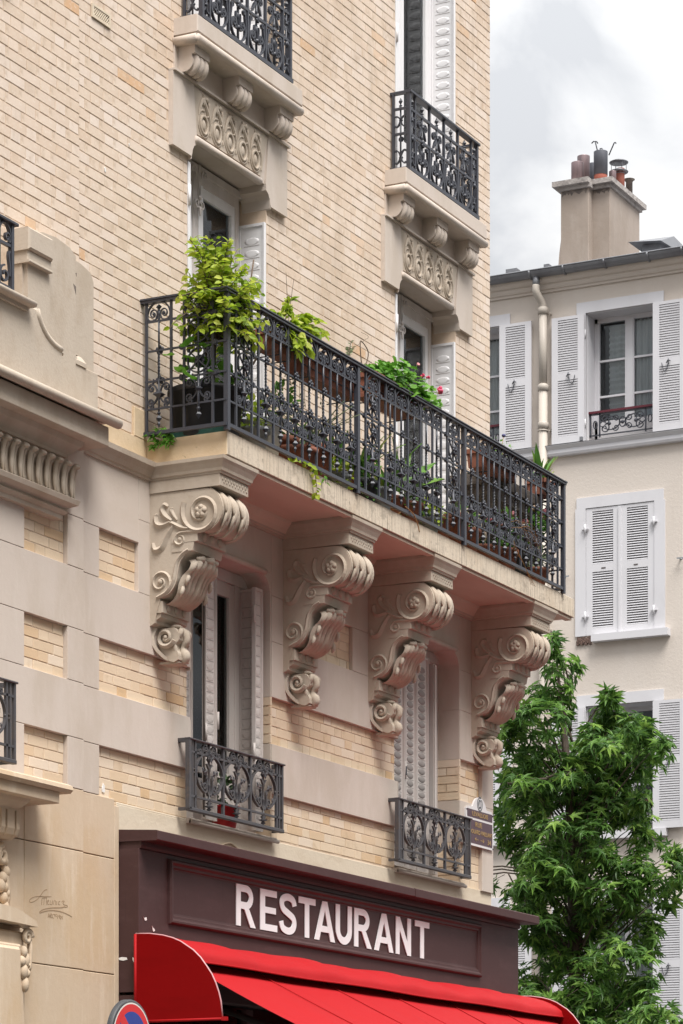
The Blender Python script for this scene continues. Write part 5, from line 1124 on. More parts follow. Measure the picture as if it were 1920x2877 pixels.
for k in range(150):
    a = U(0, 2*PI); h = U(-.28, .40)*(1 if k % 3 else .6)-(.0 if k % 3 else .08); rr = (.30 if h < .12 else .30-.62*(h-.12))*math.sqrt(U(.25, 1)); b0_ = Vector((.54+U(-.03, .03), -.46+U(-.03, .03), 7.36+max(0, h)*.55)); e1 = cen+Vector((math.cos(a)*rr*1.15, math.sin(a)*rr*.95, h))
    if h > .28 and k % 3: e1.x -= .10
    mid = (b0_+e1)/2+Vector((0, 0, .05)); pts = [tuple(q) for q in bez(tuple(b0_), tuple(mid), tuple(mid+Vector((0, 0, .03))), tuple(e1+Vector((0, 0, U(-.04, .02)))), 7)]
    st.tube(pts, [.0045-.0005*i for i in range(8)], 4); sp += twig_leaves(pts[1:], 17, .058, .9, .2)
for e1, n in ((Vector((.02, -.46, 7.50)), 9), (Vector((-.02, -.42, 7.30)), 10), (Vector((.98, -.50, 7.84)), 9), (Vector((.10, -.50, 7.90)), 9), (Vector((.32, -.52, 7.97)), 10), (Vector((.70, -.60, 7.27)), 9), (Vector((.62, -.70, 7.32)), 9)):
    b0_ = Vector((.48, -.52, 7.55)); pts = [tuple(q) for q in bez(tuple(b0_), tuple(b0_+(e1-b0_)*.3+Vector((0, 0, .10))), tuple(b0_+(e1-b0_)*.7+Vector((0, 0, .08))), tuple(e1), 9)]; st.tube(pts, .0035, 4); sp += twig_leaves(pts[3:], n, .062, .8, .2)
st.build('stem', M['twig'], T); foliage(T, sp, ovate(.30, .08, .12), M['leaf_shrub'], 300)
sp = []
for k in range(46): a = U(0, 2*PI); p = Vector((.58+U(-.28, .28), -.36+U(-.16, .16), ZB+.33+U(0, .26))); sp.append((p, Vector((math.cos(a), math.sin(a), U(-.2, .5))), Vector((0, 0, 1))+rv(.6), U(.06, .115)))
foliage(T, sp, roundleaf(), M['leaf_ger'], 46, 'lower_leaf')
mb = MB(); mb.tube([(1.258, -.30, 7.85), (1.341, -.30, 8.154)], .006, 5); mb.tube([(1.20, -.30, ZB+.02), (1.262, -.30, 7.86)], .006, 5); o = mb.build('garden_cane', M['twig']); tag(o, 'thin dark bamboo cane leaning in front of the white shutter behind the tall shrub', 'garden cane')
# second shrub in a clay trough hung inside the rail
T = thing('planter', 'clay rail planter with an arching light green shrub beside the tall shrub', 'planter box', (1.45, -.5, 7.45), G_POT)
trough(T, 1.10, 1.42, -.60, -.44, 7.44, 7.58, M['terracotta']); hanger(T, 1.10, 1.42, 7.44, 7.58)
st = MB(); sp = []
for e1, n in (((1.42, -.55, 7.87), 12), ((1.62, -.58, 7.80), 13), ((1.86, -.58, 7.74), 15), ((1.78, -.60, 7.80), 10), ((1.52, -.62, 7.62), 14), ((1.32, -.66, 7.46), 14), ((1.22, -.64, 7.56), 10), ((1.05, -.58, 7.55), 6), ((1.30, -.60, 7.75), 12), ((1.48, -.66, 7.52), 12), ((1.68, -.62, 7.68), 12), ((1.40, -.60, 7.66), 12), ((1.20, -.56, 7.70), 9), ((1.38, -.66, 7.55), 12), ((1.60, -.56, 7.72), 10), ((1.28, -.68, 7.50), 10)):
    e1 = Vector(e1); b0_ = Vector((1.30+U(-.06, .06), -.53, 7.57)); pts = [tuple(q) for q in bez(tuple(b0_), tuple(b0_+(e1-b0_)*.35+Vector((0, 0, .12))), tuple(b0_+(e1-b0_)*.75+Vector((0, 0, .07))), tuple(e1), 9)]; st.tube(pts, .0035, 4); sp += twig_leaves(pts[2:], n+12, .068, .8, .25)
st.tube([(1.40, -.55, 7.8), (1.46, -.55, 8.02)], .0022, 4); st.tube([(1.37, -.55, 7.8), (1.345, -.55, 8.03)], .002, 4); st.tube([(.87, -.55, 7.28), (1.0, -.55, 7.42), (1.12, -.54, 7.55)], .008, 5)
st.build('stem', M['twig'], T); foliage(T, sp, ovate(.33, .06, .12), M['leaf_shrub'], 300)
# empty-looking clay troughs
T = thing('planter', 'long clay rail planter with sparse trailing stems, its rusty wire hanger showing', 'planter box', (1.95, -.5, 7.4), G_POT)
trough(T, 1.52, 2.36, -.60, -.42, 7.395, 7.565, M['terracotta']); hanger(T, 1.52, 2.36, 7.395, 7.565)
sp = []; st = MB()
for k in range(16): x = U(1.52, 2.3); p0 = Vector((x, -.45, 7.57)); p1 = p0+Vector((U(-.12, .1), U(.0, .06), -U(.1, .32))); pts = [tuple(q) for q in bez(tuple(p0), tuple(p0+Vector((0, .05, .05))), tuple(p1+Vector((0, .03, .1))), tuple(p1), 6)]; st.tube(pts, .0018, 4); sp += twig_leaves(pts, 6, .03, .8)
for p1 in ((2.238, -.6, 7.79), (2.21, -.60, 7.74), (2.26, -.6, 7.75)): pts = [(2.21, -.56, 7.56), (2.2, -.6, 7.67), p1]; st.tube(pts, .003, 4); sp += twig_leaves(pts[1:], 16, .028, 1)
st.build('stem', M['twig'], T); foliage(T, sp, ovate(.2), M['leaf_grey'], 60)
T = tag(MB().tube(smooth_line([(2.43, -.60, 7.63), (2.40, -.60, 7.70), (2.385, -.60, 7.82), (2.42, -.60, 7.83), (2.48, -.6, 7.81), (2.514, -.60, 7.78), (2.50, -.60, 7.72), (2.448, -.60, 7.66), (2.40, -.62, 7.63)], 4), .004, 5).build('wire_loop', M['twig']), 'bent loop of dark wire standing on the balcony rail', 'wire')
T = tag(MB().tube(smooth_line([(2.22, -.60, 7.72), (2.45, -.6, 7.85), (2.62, -.55, 7.93), (2.80, -.40, 8.03)], 5), .0016, 4).build('thin_wire', M['twig']), 'thin slack wire running from the rail towards the brick wall', 'wire')
T = thing('planter', 'brown trough of bright green geraniums with a few red flowers on the balcony rail', 'planter box', (3.0, -.5, 7.5), G_POT)
trough(T, 2.62, 3.34, -.60, -.42, 7.50, 7.67, M['terracotta']); hanger(T, 2.62, 3.34, 7.50, 7.67)
sp = []; st = MB()
for k in range(420):
    t = U(0, 1); x = 2.80+t*.72; h = .20*math.sin(PI*min(1, max(0, (x-2.72)/.85)))+.02; p = Vector((x, -.50+U(-.14, .12), 7.66+U(-.04, h))); a = U(0, 2*PI); sp.append((p, Vector((math.cos(a), math.sin(a), U(-.5, .3))), Vector((U(-.5, .2), -.6, .8))+rv(.5), U(.045, .085)))
for k in range(26): a = U(0, 2*PI); sp.append((Vector((3.74+U(-.09, .09), -.55+U(-.05, .05), 7.76+U(-.07, .07))), Vector((math.cos(a), math.sin(a), U(-.5, .3))), Vector((-.3, -.6, .8))+rv(.5), U(.04, .065)))
st.tube(smooth_line([(3.3, -.52, 7.66), (3.5, -.55, 7.74), (3.7, -.55, 7.77)], 4), .006, 5)
fl_ = [((3.889, -.53, 7.86), .034, 'hotpink'), ((3.58, -.53, 7.893), .019, 'hotpink'), ((3.677, -.53, 7.905), .018, 'hotpink'), ((3.50, -.53, 7.955), .018, 'pink')]
for (p, r_, mm) in fl_:
    st.tube(smooth_line([(p[0]-.12, -.53, 7.70), (p[0]-.05, -.53, p[2]-.05), p], 4), .0022, 4)
st.build('stem', M['leaf_ger'], T); foliage(T, sp, roundleaf(), M['leaf_ger'], 300)
for (p, r_, mm) in fl_:
    mb = MB()
    for k in range(7): v = rv(1).normalized(); mb.ball(Vector(p)+v*r_*.55, r_*.5, r_*.42, r_*.42, 6, 4)
    mb.build('flower', M[mm], T)
T = thing('planter', 'clay planter with dry stems hanging inside the rail near the right end of the balcony', 'planter box', (4.95, -.5, 7.4), G_POT)
trough(T, 4.62, 5.22, -.60, -.42, 7.44, 7.58, M['terracotta']); hanger(T, 4.62, 5.22, 7.44, 7.58)
sp = []; st = MB()
for k in range(40): x = U(4.55, 5.35); p0 = Vector((x, -.52, 7.58)); p1 = p0+Vector((U(-.12, .16), U(-.12, .03), U(-.08, .09))); pts = [tuple(q) for q in bez(tuple(p0), tuple(p0+Vector((0, 0, .07))), tuple(p1+Vector((0, 0, .05))), tuple(p1), 5)]; st.tube(pts, .0018, 4)
for k in range(34): sp.append((Vector((U(4.80, 5.15), -.56+U(-.05, .05), 7.60+U(0, .10))), rv(1), Vector((0, -.4, 1))+rv(.5), U(.03, .05)))
st.tube([(5.0, -.55, 7.6), (5.02, -.55, 7.70), (5.05, -.55, 7.775)], .003, 4); st.tube([(5.15, -.55, 7.6), (5.14, -.55, 7.70)], .003, 4); st.build('dry_stem', M['straw'], T); foliage(T, sp, ovate(.3), M['leaf_ger'], 40)
mb = MB(); mb.ball((5.055, -.55, 7.785), .018, .018, .014, 8, 5); mb.build('flower', mat('thistle', (.09, .09, .20), .8), T)
# plants on the floor
def spiky(label, cx, cy, z, n, ln, m, sp_=.8, w=.045, bend=.4, cat='potted plant', up=1.0, potm=None, pr=.10, ph=.16, shift=(0, 0, 0)):
    T = thing('potted_plant', label, cat, (cx, cy, ZB), G_POT)
    if potm: pot(T, cx, cy, ZB+.002, pr*.72, pr, ph, M[potm])
    s = []
    for k in range(n): a = U(0, 2*PI); d = Vector((math.cos(a)*sp_+shift[0], math.sin(a)*sp_*.6+shift[1], up*U(.5, 1.1)+shift[2])); s.append((Vector((cx+U(-.03, .03), cy+U(-.03, .03), z)), d, Vector((-d.x*.4, -d.y*.4, 1)), ln*U(.6, 1.15)))
    foliage(T, s, blade(w, bend), m, min(n, 60), 'blade'); return T
spiky('potted grass with thin spiky leaves behind the railing below the long clay planter', 2.0, -.40, ZB+.30, 46, .34, M['leaf_grey'], .9, .022, .25, potm='terracotta', pr=.15, ph=.28)
spiky('dark spiky plant in a pot at floor level beside the white bucket', 1.75, -.40, ZB+.22, 30, .26, M['leaf_iris'], .8, .035, .3, potm='terracotta', pr=.12, ph=.22)
spiky('small upright yellow green plant behind the middle post of the railing', 2.20, -.48, ZB+.14, 9, .34, M['leaf_iris'], .35, .05, .15, up=1.3, potm='greypot', pr=.10, ph=.14)
T = spiky('iris with broad bright green blades leaning out through the railing', 3.12, -.45, ZB+.16, 22, .42, M['leaf_iris'], .5, .055, .28, up=.9, potm='terracotta', pr=.13, ph=.16)
s = []
for d, ln in (((.60, -.30, .33), .55), ((.55, -.25, .22), .48), ((.5, -.3, .5), .50), ((.05, -.2, 1), .30), ((-.25, -.2, .55), .40), ((.3, -.2, .7), .36)): s.append((Vector((3.16, -.50, ZB+.22)), Vector(d), Vector((-d[0]*.4, -.6, .8)), ln))
foliage(T, s, blade(.075, .18), M['leaf_iris'], 10, 'blade')
spiky('long leaved green plant in a grey pot low behind the railing scrolls', 2.70, -.44, ZB+.2, 26, .40, M['leaf_iris'], .5, .04, .35, potm='greypot', pr=.11, ph=.20)
spiky('grassy tuft poking through the railing right of the heavy post', 4.30, -.48, ZB+.36, 26, .15, M['leaf_grey'], .9, .03, .2, potm='terracotta', pr=.10, ph=.28)
T = spiky('yucca with red tipped leaves rising over the right end of the rail', 6.02, -.45, 7.60, 16, .34, M['leaf_iris'], .55, .075, .15, up=1.0, shift=(.2, 0, .2))
trough(T, 5.86, 6.06, -.56, -.40, 7.50, 7.62, M['terracotta'])
T = thing('wooden_bench', 'dark weathered plank shelf inside the right end of the balcony', 'shelf', (5.6, -.3, 7.3))
mb = MB(); mb.box(4.95, 5.98, -.50, -.10, 7.40, 7.49, .006); mb.build('plank', M['wood'], T); mb = MB(); mb.box(5.0, 5.95, -.47, -.13, 7.30, 7.40); mb.build('apron', M['wood'], T)
for x in (5.02, 5.90):
    for y in (-.45, -.14): mb = MB(); mb.box(x-.025, x+.025, y-.025, y+.025, ZB, 7.30); mb.build('leg', M['wood'], T)
# roses
T = thing('rose_bush', 'potted rose with pink and faded cream blooms behind the right end of the railing', 'potted plant', (5.6, -.42, ZB), G_POT)
pot(T, 5.60, -.40, ZB+.002, .09, .12, .24, M['blackpot']); st = MB(); sp = []
heads = [((6.016, -.50, 7.358), .055, 'pink'), ((5.805, -.50, 7.355), .042, 'dryrose'), ((5.985, -.52, 7.290), .052, 'dryrose'), ((5.93, -.52, 7.30), .034, 'dryrose'), ((5.343, -.50, 7.215), .036, 'pink'), ((5.72, -.45, 7.24), .034, 'pink'), ((5.60, -.45, 7.20), .028, 'dryrose'), ((5.07, -.52, 7.075), .038, 'pink'), ((4.80, -.54, 7.06), .03, 'pink'), ((5.80, -.52, 7.13), .028, 'pink')]
for p, r_, mm in heads:
    pts = [tuple(q) for q in bez((5.60, -.40, ZB+.22), (5.6+(p[0]-5.6)*.3, -.42, ZB+.40), (p[0]-(p[0]-5.6)*.2, p[1], p[2]-.14), (p[0], p[1], p[2]-r_*.5), 9)]; st.tube(pts, .0035, 4); sp += twig_leaves(pts[3:], 14, .05, .9, .1)
for k in range(90): sp.append((Vector((U(5.72, 5.95), -.50+U(-.06, .06), U(7.17, 7.34))), rv(1), Vector((-.2, -.6, .8))+rv(.6), U(.035, .065)))
st.build('stem', M['twig'], T); foliage(T, sp, ovate(.34, .05, .12), M['leaf_ger'], 120)
for p, r_, mm in heads:
    mb = MB()
    for j in range(3):
        for k in range(7): a = 2*PI*k/7+j*.5; e_ = .25+.33*j; mb.ball((p[0]+r_*.62*math.cos(a)*math.sin(e_*1.6), p[1]+r_*.62*math.sin(a)*math.sin(e_*1.6), p[2]+r_*.62*math.cos(e_*1.6)), r_*.40, r_*.40, r_*.36, 6, 4)
    mb.build('flower', M[mm], T)
def bushy(label, cx, cy, z, rx, rz, n, sz, m, potm, pr, ph, tm=None, single=60, cat='potted plant', ry=.10):
    T = thing('potted_plant', label, cat, (cx, cy, ZB), G_POT); pot(T, cx, cy, ZB+.002, pr*.74, pr, ph, M[potm]); s = []
    for k in range(n): v = rv(1); s.append((Vector((cx+v.x*rx, cy+v.y*ry, z+v.z*rz)), v+rv(.4), Vector((-.2, -.5, 1))+rv(.5), sz*U(.6, 1.25)))
    foliage(T, s, tm or ovate(.3), m, single); return T
bushy('low leafy plant in a brown clay pot left of the heavy post', 3.95, -.42, ZB+.22, .20, .12, 110, .06, M['leaf_grey'], 'terracotta', .17, .17)
bushy('clay pot with small green and yellow leaves right behind the heavy post', 4.55, -.42, ZB+.28, .18, .13, 120, .055, M['leaf_ger'], 'terracotta', .14, .22)
bushy('wide clay bowl with a dark leafy plant low behind the railing', 4.90, -.42, ZB+.24, .20, .16, 150, .055, M['leaf_dark'], 'terracotta', .17, .15)
bushy('tall black plastic pot with small white flowers near the right end', 5.46, -.44, ZB+.36, .12, .09, 90, .045, M['leaf_dark'], 'blackpot', .10, .30)
bushy('dark foliage plant in a clay pot below the second shrub', 1.10, -.30, ZB+.30, .20, .24, 190, .055, M['leaf_dark'], 'terracotta', .14, .18)
bushy('dark trailing plant in a brown pot under the long clay planter', 2.45, -.36, ZB+.26, .18, .18, 130, .055, M['leaf_dark'], 'terracotta', .15, .20)
bushy('brown clay pot with dry bulbs at floor level under the spiky grass', 1.62, -.47, ZB+.16, .14, .06, 50, .05, M['leaf_grey'], 'terracotta', .16, .17)
T = bushy('yellow green succulent leaning out at the foot of the railing beside the middle post', 2.22, -.51, ZB+.14, .15, .11, 90, .062, M['leaf_shrub'], 'greypot', .08, .12, roundleaf(), 70, ry=.08)
bushy('spreading mid green plant in a clay pot between the two left rail planters', 1.55, -.40, ZB+.42, .16, .22, 200, .06, M['leaf_ger'], 'terracotta', .12, .24)
bushy('bushy light green plant in a grey pot behind the left section of the railing', .98, -.50, ZB+.22, .12, .14, 120, .06, M['leaf_shrub'], 'greypot', .10, .16)
bushy('dense fresh green plant in a clay pot under the geranium trough', 3.42, -.46, ZB+.24, .17, .17, 190, .06, M['leaf_ger'], 'terracotta', .13, .18)
bushy('dark green leafy plant in a black pot just right of the middle post', 2.62, -.52, ZB+.20, .12, .16, 150, .06, M['leaf_ger'], 'blackpot', .10, .16)
bushy('small leaved green shrub in a clay pot under the wooden shelf', 5.16, -.50, ZB+.30, .15, .20, 190, .055, M['leaf_ger'], 'terracotta', .12, .18)
bushy('silvery leaved plant in a clay pot at the right end of the balcony floor', 5.80, -.50, ZB+.20, .12, .13, 120, .055, M['leaf_grey'], 'terracotta', .11, .15)
bushy('young green plant in a grey pot to the left of the third post', 3.72, -.52, ZB+.16, .10, .10, 90, .055, M['leaf_shrub'], 'greypot', .08, .13)
T = thing('bucket', 'pale plastic bucket on the balcony floor behind the railing', 'bucket', (1.28, -.38, ZB)); mb = MB(); mb.lathe([(.12, ZB+.002), (.155, ZB+.28), (.165, ZB+.285), (.165, ZB+.30), (.15, ZB+.30), (.145, ZB+.26)], 1.28, -.38, 24); mb.build('bucket_body', M['bucket'], T); mb = MB(); mb.tube(arc3 if False else [(1.28+.165*math.cos(R(180*k/12)), -.38-.05*math.sin(R(180*k/12)), ZB+.28-.14*math.sin(R(180*k/12))) for k in range(13)], .004, 5); mb.build('handle', M['galv'], T)
T = thing('flower_pot', 'empty grey green flower pot on the balcony floor behind the dry grass', 'flower pot', (3.78, -.40, ZB)); pot(T, 3.78, -.36, ZB+.002, .09, .13, .20, M['greenpot'])
T = thing('flower_pot', 'plain grey pot behind the railing near the middle post', 'flower pot', (2.86, -.4, ZB)); pot(T, 2.88, -.52, ZB+.002, .07, .085, .17, M['greypot'])
# creepers at the slab edge
def creeper(label, pts, n, sz, m, tm=None):
    T = thing('creeper', label, 'climbing plant', pts[0]); p = smooth_line(pts, 4); MB().tube(p, .0025, 4).build('stem', M['twig'], T); foliage(T, twig_leaves(p, n, sz, .8, .3), tm or star5(), m, n); return T
T = thing('creeper', 'tuft of ivy growing over the left end of the balcony slab', 'climbing plant', (.36, -.13, 6.72)); s = []
for k in range(24): s.append((Vector((.372+U(-.02, .0), -.13+U(-.09, .08), 6.715+U(-.06, .05))), Vector((-.5, U(-.6, .6), U(-.9, .3))), Vector((-1, -.3, .5))+rv(.3), U(.045, .075)))
foliage(T, s, star5(), M['leaf_ger'], 24)
creeper('ivy strand hanging over the front edge of the balcony slab', [(1.27, -.60, 6.74), (1.40, -.645, 6.735), (1.55, -.65, 6.72), (1.60, -.655, 6.62), (1.60, -.655, 6.54)], 22, .055, M['leaf_shrub'], ovate(.36))
creeper('short creeper with two leaves hanging over the slab edge', [(1.62, -.60, 6.74), (1.70, -.65, 6.72), (1.74, -.655, 6.66)], 6, .05, M['leaf_ger'], ovate(.36))
T = thing('dry_grass', 'tangle of dry orange grass spilling under the bottom rail', 'dry grass', (2.95, -.6, 6.74)); s = []
for k in range(60): x = U(2.72, 3.10); s.append((Vector((x, -.52+U(-.03, .05), ZB+U(.01, .10))), Vector((U(.1, 1), U(-.35, .3), U(-.15, .4))), rv(1), U(.06, .15)))
foliage(T, s, blade(.03, .3), M['straw'], 90, 'blade'); MB().tube(smooth_line([(3.05, -.64, 6.78), (3.15, -.66, 6.74), (3.22, -.66, 6.68), (3.25, -.66, 6.63)], 4), .004, 5).build('root', M['straw'], T)
T = thing('dry_grass', 'thin pale dry stalks lying across the railing near the right end', 'dry grass', (5.2, -.66, 6.9)); mb = MB()
for k in range(9): x = U(4.9, 5.3); mb.tube(smooth_line([(x, -.66, U(7.0, 7.15)), (x+.2, -.67, U(7.05, 7.12)), (x+U(.3, .5), -.66, U(6.9, 7.0))], 4), .0012, 4)
for k in range(4): mb.tube(smooth_line([(5.0, -.66, 6.86+.02*k), (5.2, -.67, 6.76), (5.35+.03*k, -.66, 6.64)], 4), .0016, 4)
mb.build('stalk', M['straw'], T)
T = tag(MB().box(.392, .42, -.60, -.13, 6.712, 6.752, .004).build('plastic_edging', M['greenstrip']), 'dark green plastic strip lying on the left end of the slab under the railing', 'edging strip')
# red pot on the first floor window sill
T = thing('flower_pot', 'red flower pot with a small dark plant on the first floor window sill', 'flower pot', (1.56, .05, 4.27)); mb = MB(); mb.lathe([(.075, 4.27), (.08, 4.275), (.105, 4.41), (.112, 4.415), (.112, 4.43), (.10, 4.43), (.098, 4.40)], 1.57, .06, 24); mb.build('pot', M['redpot'], T)
mb = MB(); mb.lathe([(0, 4.41), (.10, 4.405)], 1.57, .06, 16); mb.build('soil', M['soil'], T); s = []
for k in range(90): v = rv(1); s.append((Vector((1.55+v.x*.10, .07+v.y*.06, 4.53+v.z*.11)), v+rv(.4), rv(1), U(.03, .06)))
foliage(T, s, ovate(.3), M['leaf_dark'], 40)
# ------------------------------------------------------------------ pale rendered building across the side street
FX = 22.4
PB2 = thing('pale_building', 'pale rendered building with white louvred shutters, grey gutter and chimney across the street', 'building', (FX, 5.2, 0))
LV = ((12.53, 14.362), (9.765, 11.58), (6.955, 8.765), (4.06, 5.95))
A0, A1 = 4.748, 5.786                                      # main window column (Y)
COLS = ((A0, A1), (7.10, 8.14))
HL = []
for z0, z1 in LV:
    for a, b in COLS: HL.append((a, b, z0, z1))
fb = lambda mb, y0, y1, x0, x1, z0, z1: mb.box(x0, x1, y0, y1, z0, z1)
mb = MB(); wall_cells(mb, -1.5, 13.0, 0, 14.78, 0.0, 0.40, HL)
mb.v = [(FX+y, x, z) for x, y, z in mb.v]; mb.f = [f[::-1] for f in mb.f]; mb.build('wall', M['facade'], PB2, fix=False)
mb = MB(); mb.box(FX+.41, FX+9, -1.5, -1.4, 0, 14.78); mb.box(FX+.41, FX+9, 12.9, 13, 0, 14.78); mb.box(FX+8.9, FX+9, -1.4, 12.9, 0, 14.78); mb.build('side_wall', M['facade'], PB2)
mb = MB()
for z in (3.7, 6.6, 9.4, 12.2, 14.6): mb.box(FX+.41, FX+8.9, -1.4, 12.9, z, z+.15)
mb.box(FX+3, FX+3.1, -1.4, 12.9, 0, 14.7); mb.build('inner_floor', M['room'], PB2)
mb = MB(); mb.prism([(FX+.0, 14.735), (FX-.03, 14.737), (FX-.035, 14.765), (FX-.06, 14.775), (FX-.075, 14.80), (FX-.08, 14.835), (FX-.115, 14.845), (FX-.15, 14.88), (FX-.165, 14.92), (FX+.0, 14.92)][::-1], 'y', -1.5, 13.0)
mb.build('eaves_moulding', M['facade'], PB2)
mb = MB(); prof = [(FX-.20+.088*math.cos(R(a)), 14.995+.088*math.sin(R(a))) for a in range(180, 361, 15)]; prof = prof + [(FX-.12, 15.0)] + [(FX-.20+.078*math.cos(R(a)), 14.998+.078*math.sin(R(a))) for a in range(360, 179, -20)]
mb.prism(prof, 'y', -1.5, 13.0); mb.tube([(FX-.29, -1.5, 15.0), (FX-.29, 13, 15.0)], .012, 6); G_ = mb.build('gutter', M['zinc'], PB2)
mb = MB()
for k in range(24): y = -1.2+.60*k+.05*math.sin(k*2.3); mb.tube([(FX-.20+.096*math.cos(R(a)), y, 14.995+.096*math.sin(R(a))) for a in range(180, 361, 20)], .011, 5, flat=1.6)
mb.build('gutter_bracket', M['zinc'], G_)
mb = MB(); mb.prism([(FX-.12, 14.96), (FX+9.2, 17.3), (FX+9.2, 17.2), (FX-.10, 14.90)], 'y', -1.5, 13.0)
mb.box(FX-.08, FX+.15, 6.83, 7.0, 14.98, 15.14); mb.box(FX-.1, FX+.2, 6.32, 6.40, 15.0, 15.12)
mb.build('roof', M['zinc'], PB2)
DP = empty('downpipe', PB2, (FX-.09, 6.41, 12)); dy, dx = 6.412, FX-.09
mb = MB(); mb.tube([(FX-.20, 6.475, 14.93), (FX-.20, 6.475, 14.78)], .052, 12); mb.build('outlet', M['zinc'], DP)
mb = MB(); mb.tube(smooth_line([(FX-.20, 6.475, 14.80), (FX-.20, 6.47, 14.70), (dx-.02, 6.42, 14.56), (dx, dy, 14.46)], 4), .056, 12); mb.tube([(dx, dy, 14.47), (dx, dy, 13.35)], .058, 12); mb.tube([(dx, dy, 13.35), (dx, dy, 2.5)], .064, 12)
for z in (14.46, 13.36, 12.82): mb.lathe([(.06, z-.05), (.078, z-.045), (.080, z+.03), (.070, z+.04), (.06, z+.05)], dx, dy, 14)
mb.build('pipe', M['cream_pipe'], DP)
for z in (14.42, 12.74, 9.9, 7.0): mb = MB(); mb.tube([(dx+.07*math.cos(2*PI*k/14), dy+.07*math.sin(2*PI*k/14), z) for k in range(14)], .009, 5, True); mb.box(dx, FX, dy-.10, dy-.085, z-.01, z+.01); mb.build('pipe_clip', M['cream_pipe'], DP)
def louvre_mesh(w, h, gap):
    """louvred shutter in local coordinates: y across, x depth (0 = front, facing -X), z up"""
    mb = MB(); st_ = .095; mid0, mid1 = h*.497, h*.558; tr, br_ = .045, .10
    fb(mb, 0, st_, 0, .035, 0, h); fb(mb, w-st_, w, 0, .035, 0, h); fb(mb, st_, w-st_, .001, .034, 0, br_); fb(mb, st_, w-st_, .001, .034, h-tr, h); fb(mb, st_, w-st_, .001, .034, mid0, mid1)
    sl = MB(); pitch = .0335
    for a, b in ((br_, mid0), (mid1, h-tr)):
        n = int((b-a)/pitch); p_ = (b-a)/n
        for i in range(n): z = a+p_*i; sl.prism([(.004, z+.003), (.004, z+.009+.013*gap), (.030, z+p_*.98), (.030, z+p_*.80)], 'y', st_-.004, w-st_+.004)
    return mb, sl
def shutter2(win, y0, w, z0, h, x, gap=1.0, back=True, label=None):
    mb, sl = louvre_mesh(w, h, gap); off = lambda m_: setattr(m_, 'v', [(x+p[0], y0+p[1], z0+p[2]) for p in m_.v])
    off(mb); off(sl); o = mb.build('shutter', M['fwhite'], win); sl.build('louvre', M['fwhite'], o, 'stuff')
    b = MB(); fb(b, y0+.08, y0+w-.08, x+.031, x+.034, z0+.09, z0+h-.04); b.build('backing', M['fwhite' if back else 'slatgap'], o); return o
def hook(win, y, z, s):
    mb = MB(); mb.tube([(FX-.10, y-.03, z+.02), (FX-.12, y, z+.03), (FX-.10, y+.03, z)], .008, 5); mb.tube(smooth_line([(FX-.10, y, z), (FX-.10, y+s*.03, z-.09), (FX-.10, y+s*.07, z-.10), (FX-.10, y+s*.10, z+.01)], 4), .006, 5); mb.tube([(FX-.10, y, z-.02), (FX-.10, y, z+.06)], .007, 5); mb.build('shutter_hook', M['iron'], win)
def balustrade(win, a, b, z):
    x = FX+.09; mb = MB(); fb(mb, a+.005, b-.005, x-.03, x+.03, z+.40, z+.43); mb.build('handrail', M['maroon'], win)
    mb = MB(); c = (a+b)/2; w = (b-a)/2-.03
    for zz in (z+.09, z+.385): fb(mb, a+.01, b-.01, x-.010, x+.010, zz-.008, zz+.008)
    for y in (a+.03, a+.17, b-.17, b-.03): fb(mb, y-.010, y+.010, x-.010, x+.010, z+.06, z+.40)
    cv = []
    for s in (-1, 1):
        cv += [spiral(c+s*.27, z+.30, .075, .015, R(-90), R(-90)+s*R(-480), 20), spiral(c+s*.27, z+.18, .075, .015, R(90), R(90)+s*R(480), 20), bez((c+s*.03, z+.24), (c+s*.10, z+.12), (c+s*.22, z+.12), (c+s*.35, z+.23)), bez((c+s*.03, z+.24), (c+s*.10, z+.36), (c+s*.22, z+.36), (c+s*.35, z+.25)), spiral(c+s*.10, z+.30, .050, .012, R(0), s*R(460), 16), spiral(c+s*.10, z+.17, .050, .012, R(0), -s*R(460), 16), arc(c+s*.415, z+.24, .03, 0, 2*PI, 10, .055)]
    cv.append(arc(c, z+.24, .05, 0, 2*PI, 14, .07))
    for q in cv:
        k = len(mb.v); mb.ribbon(q, -.008, .008, .014); mb.v[k:] = [(x+p[1], p[0], p[2]) for p in mb.v[k:]]
    for y in (c, c-.2, c+.2): mb.ball((x, y, z+.24), .02, .026, .03, 7, 5)
    mb.build('balustrade', M['iron'], win)
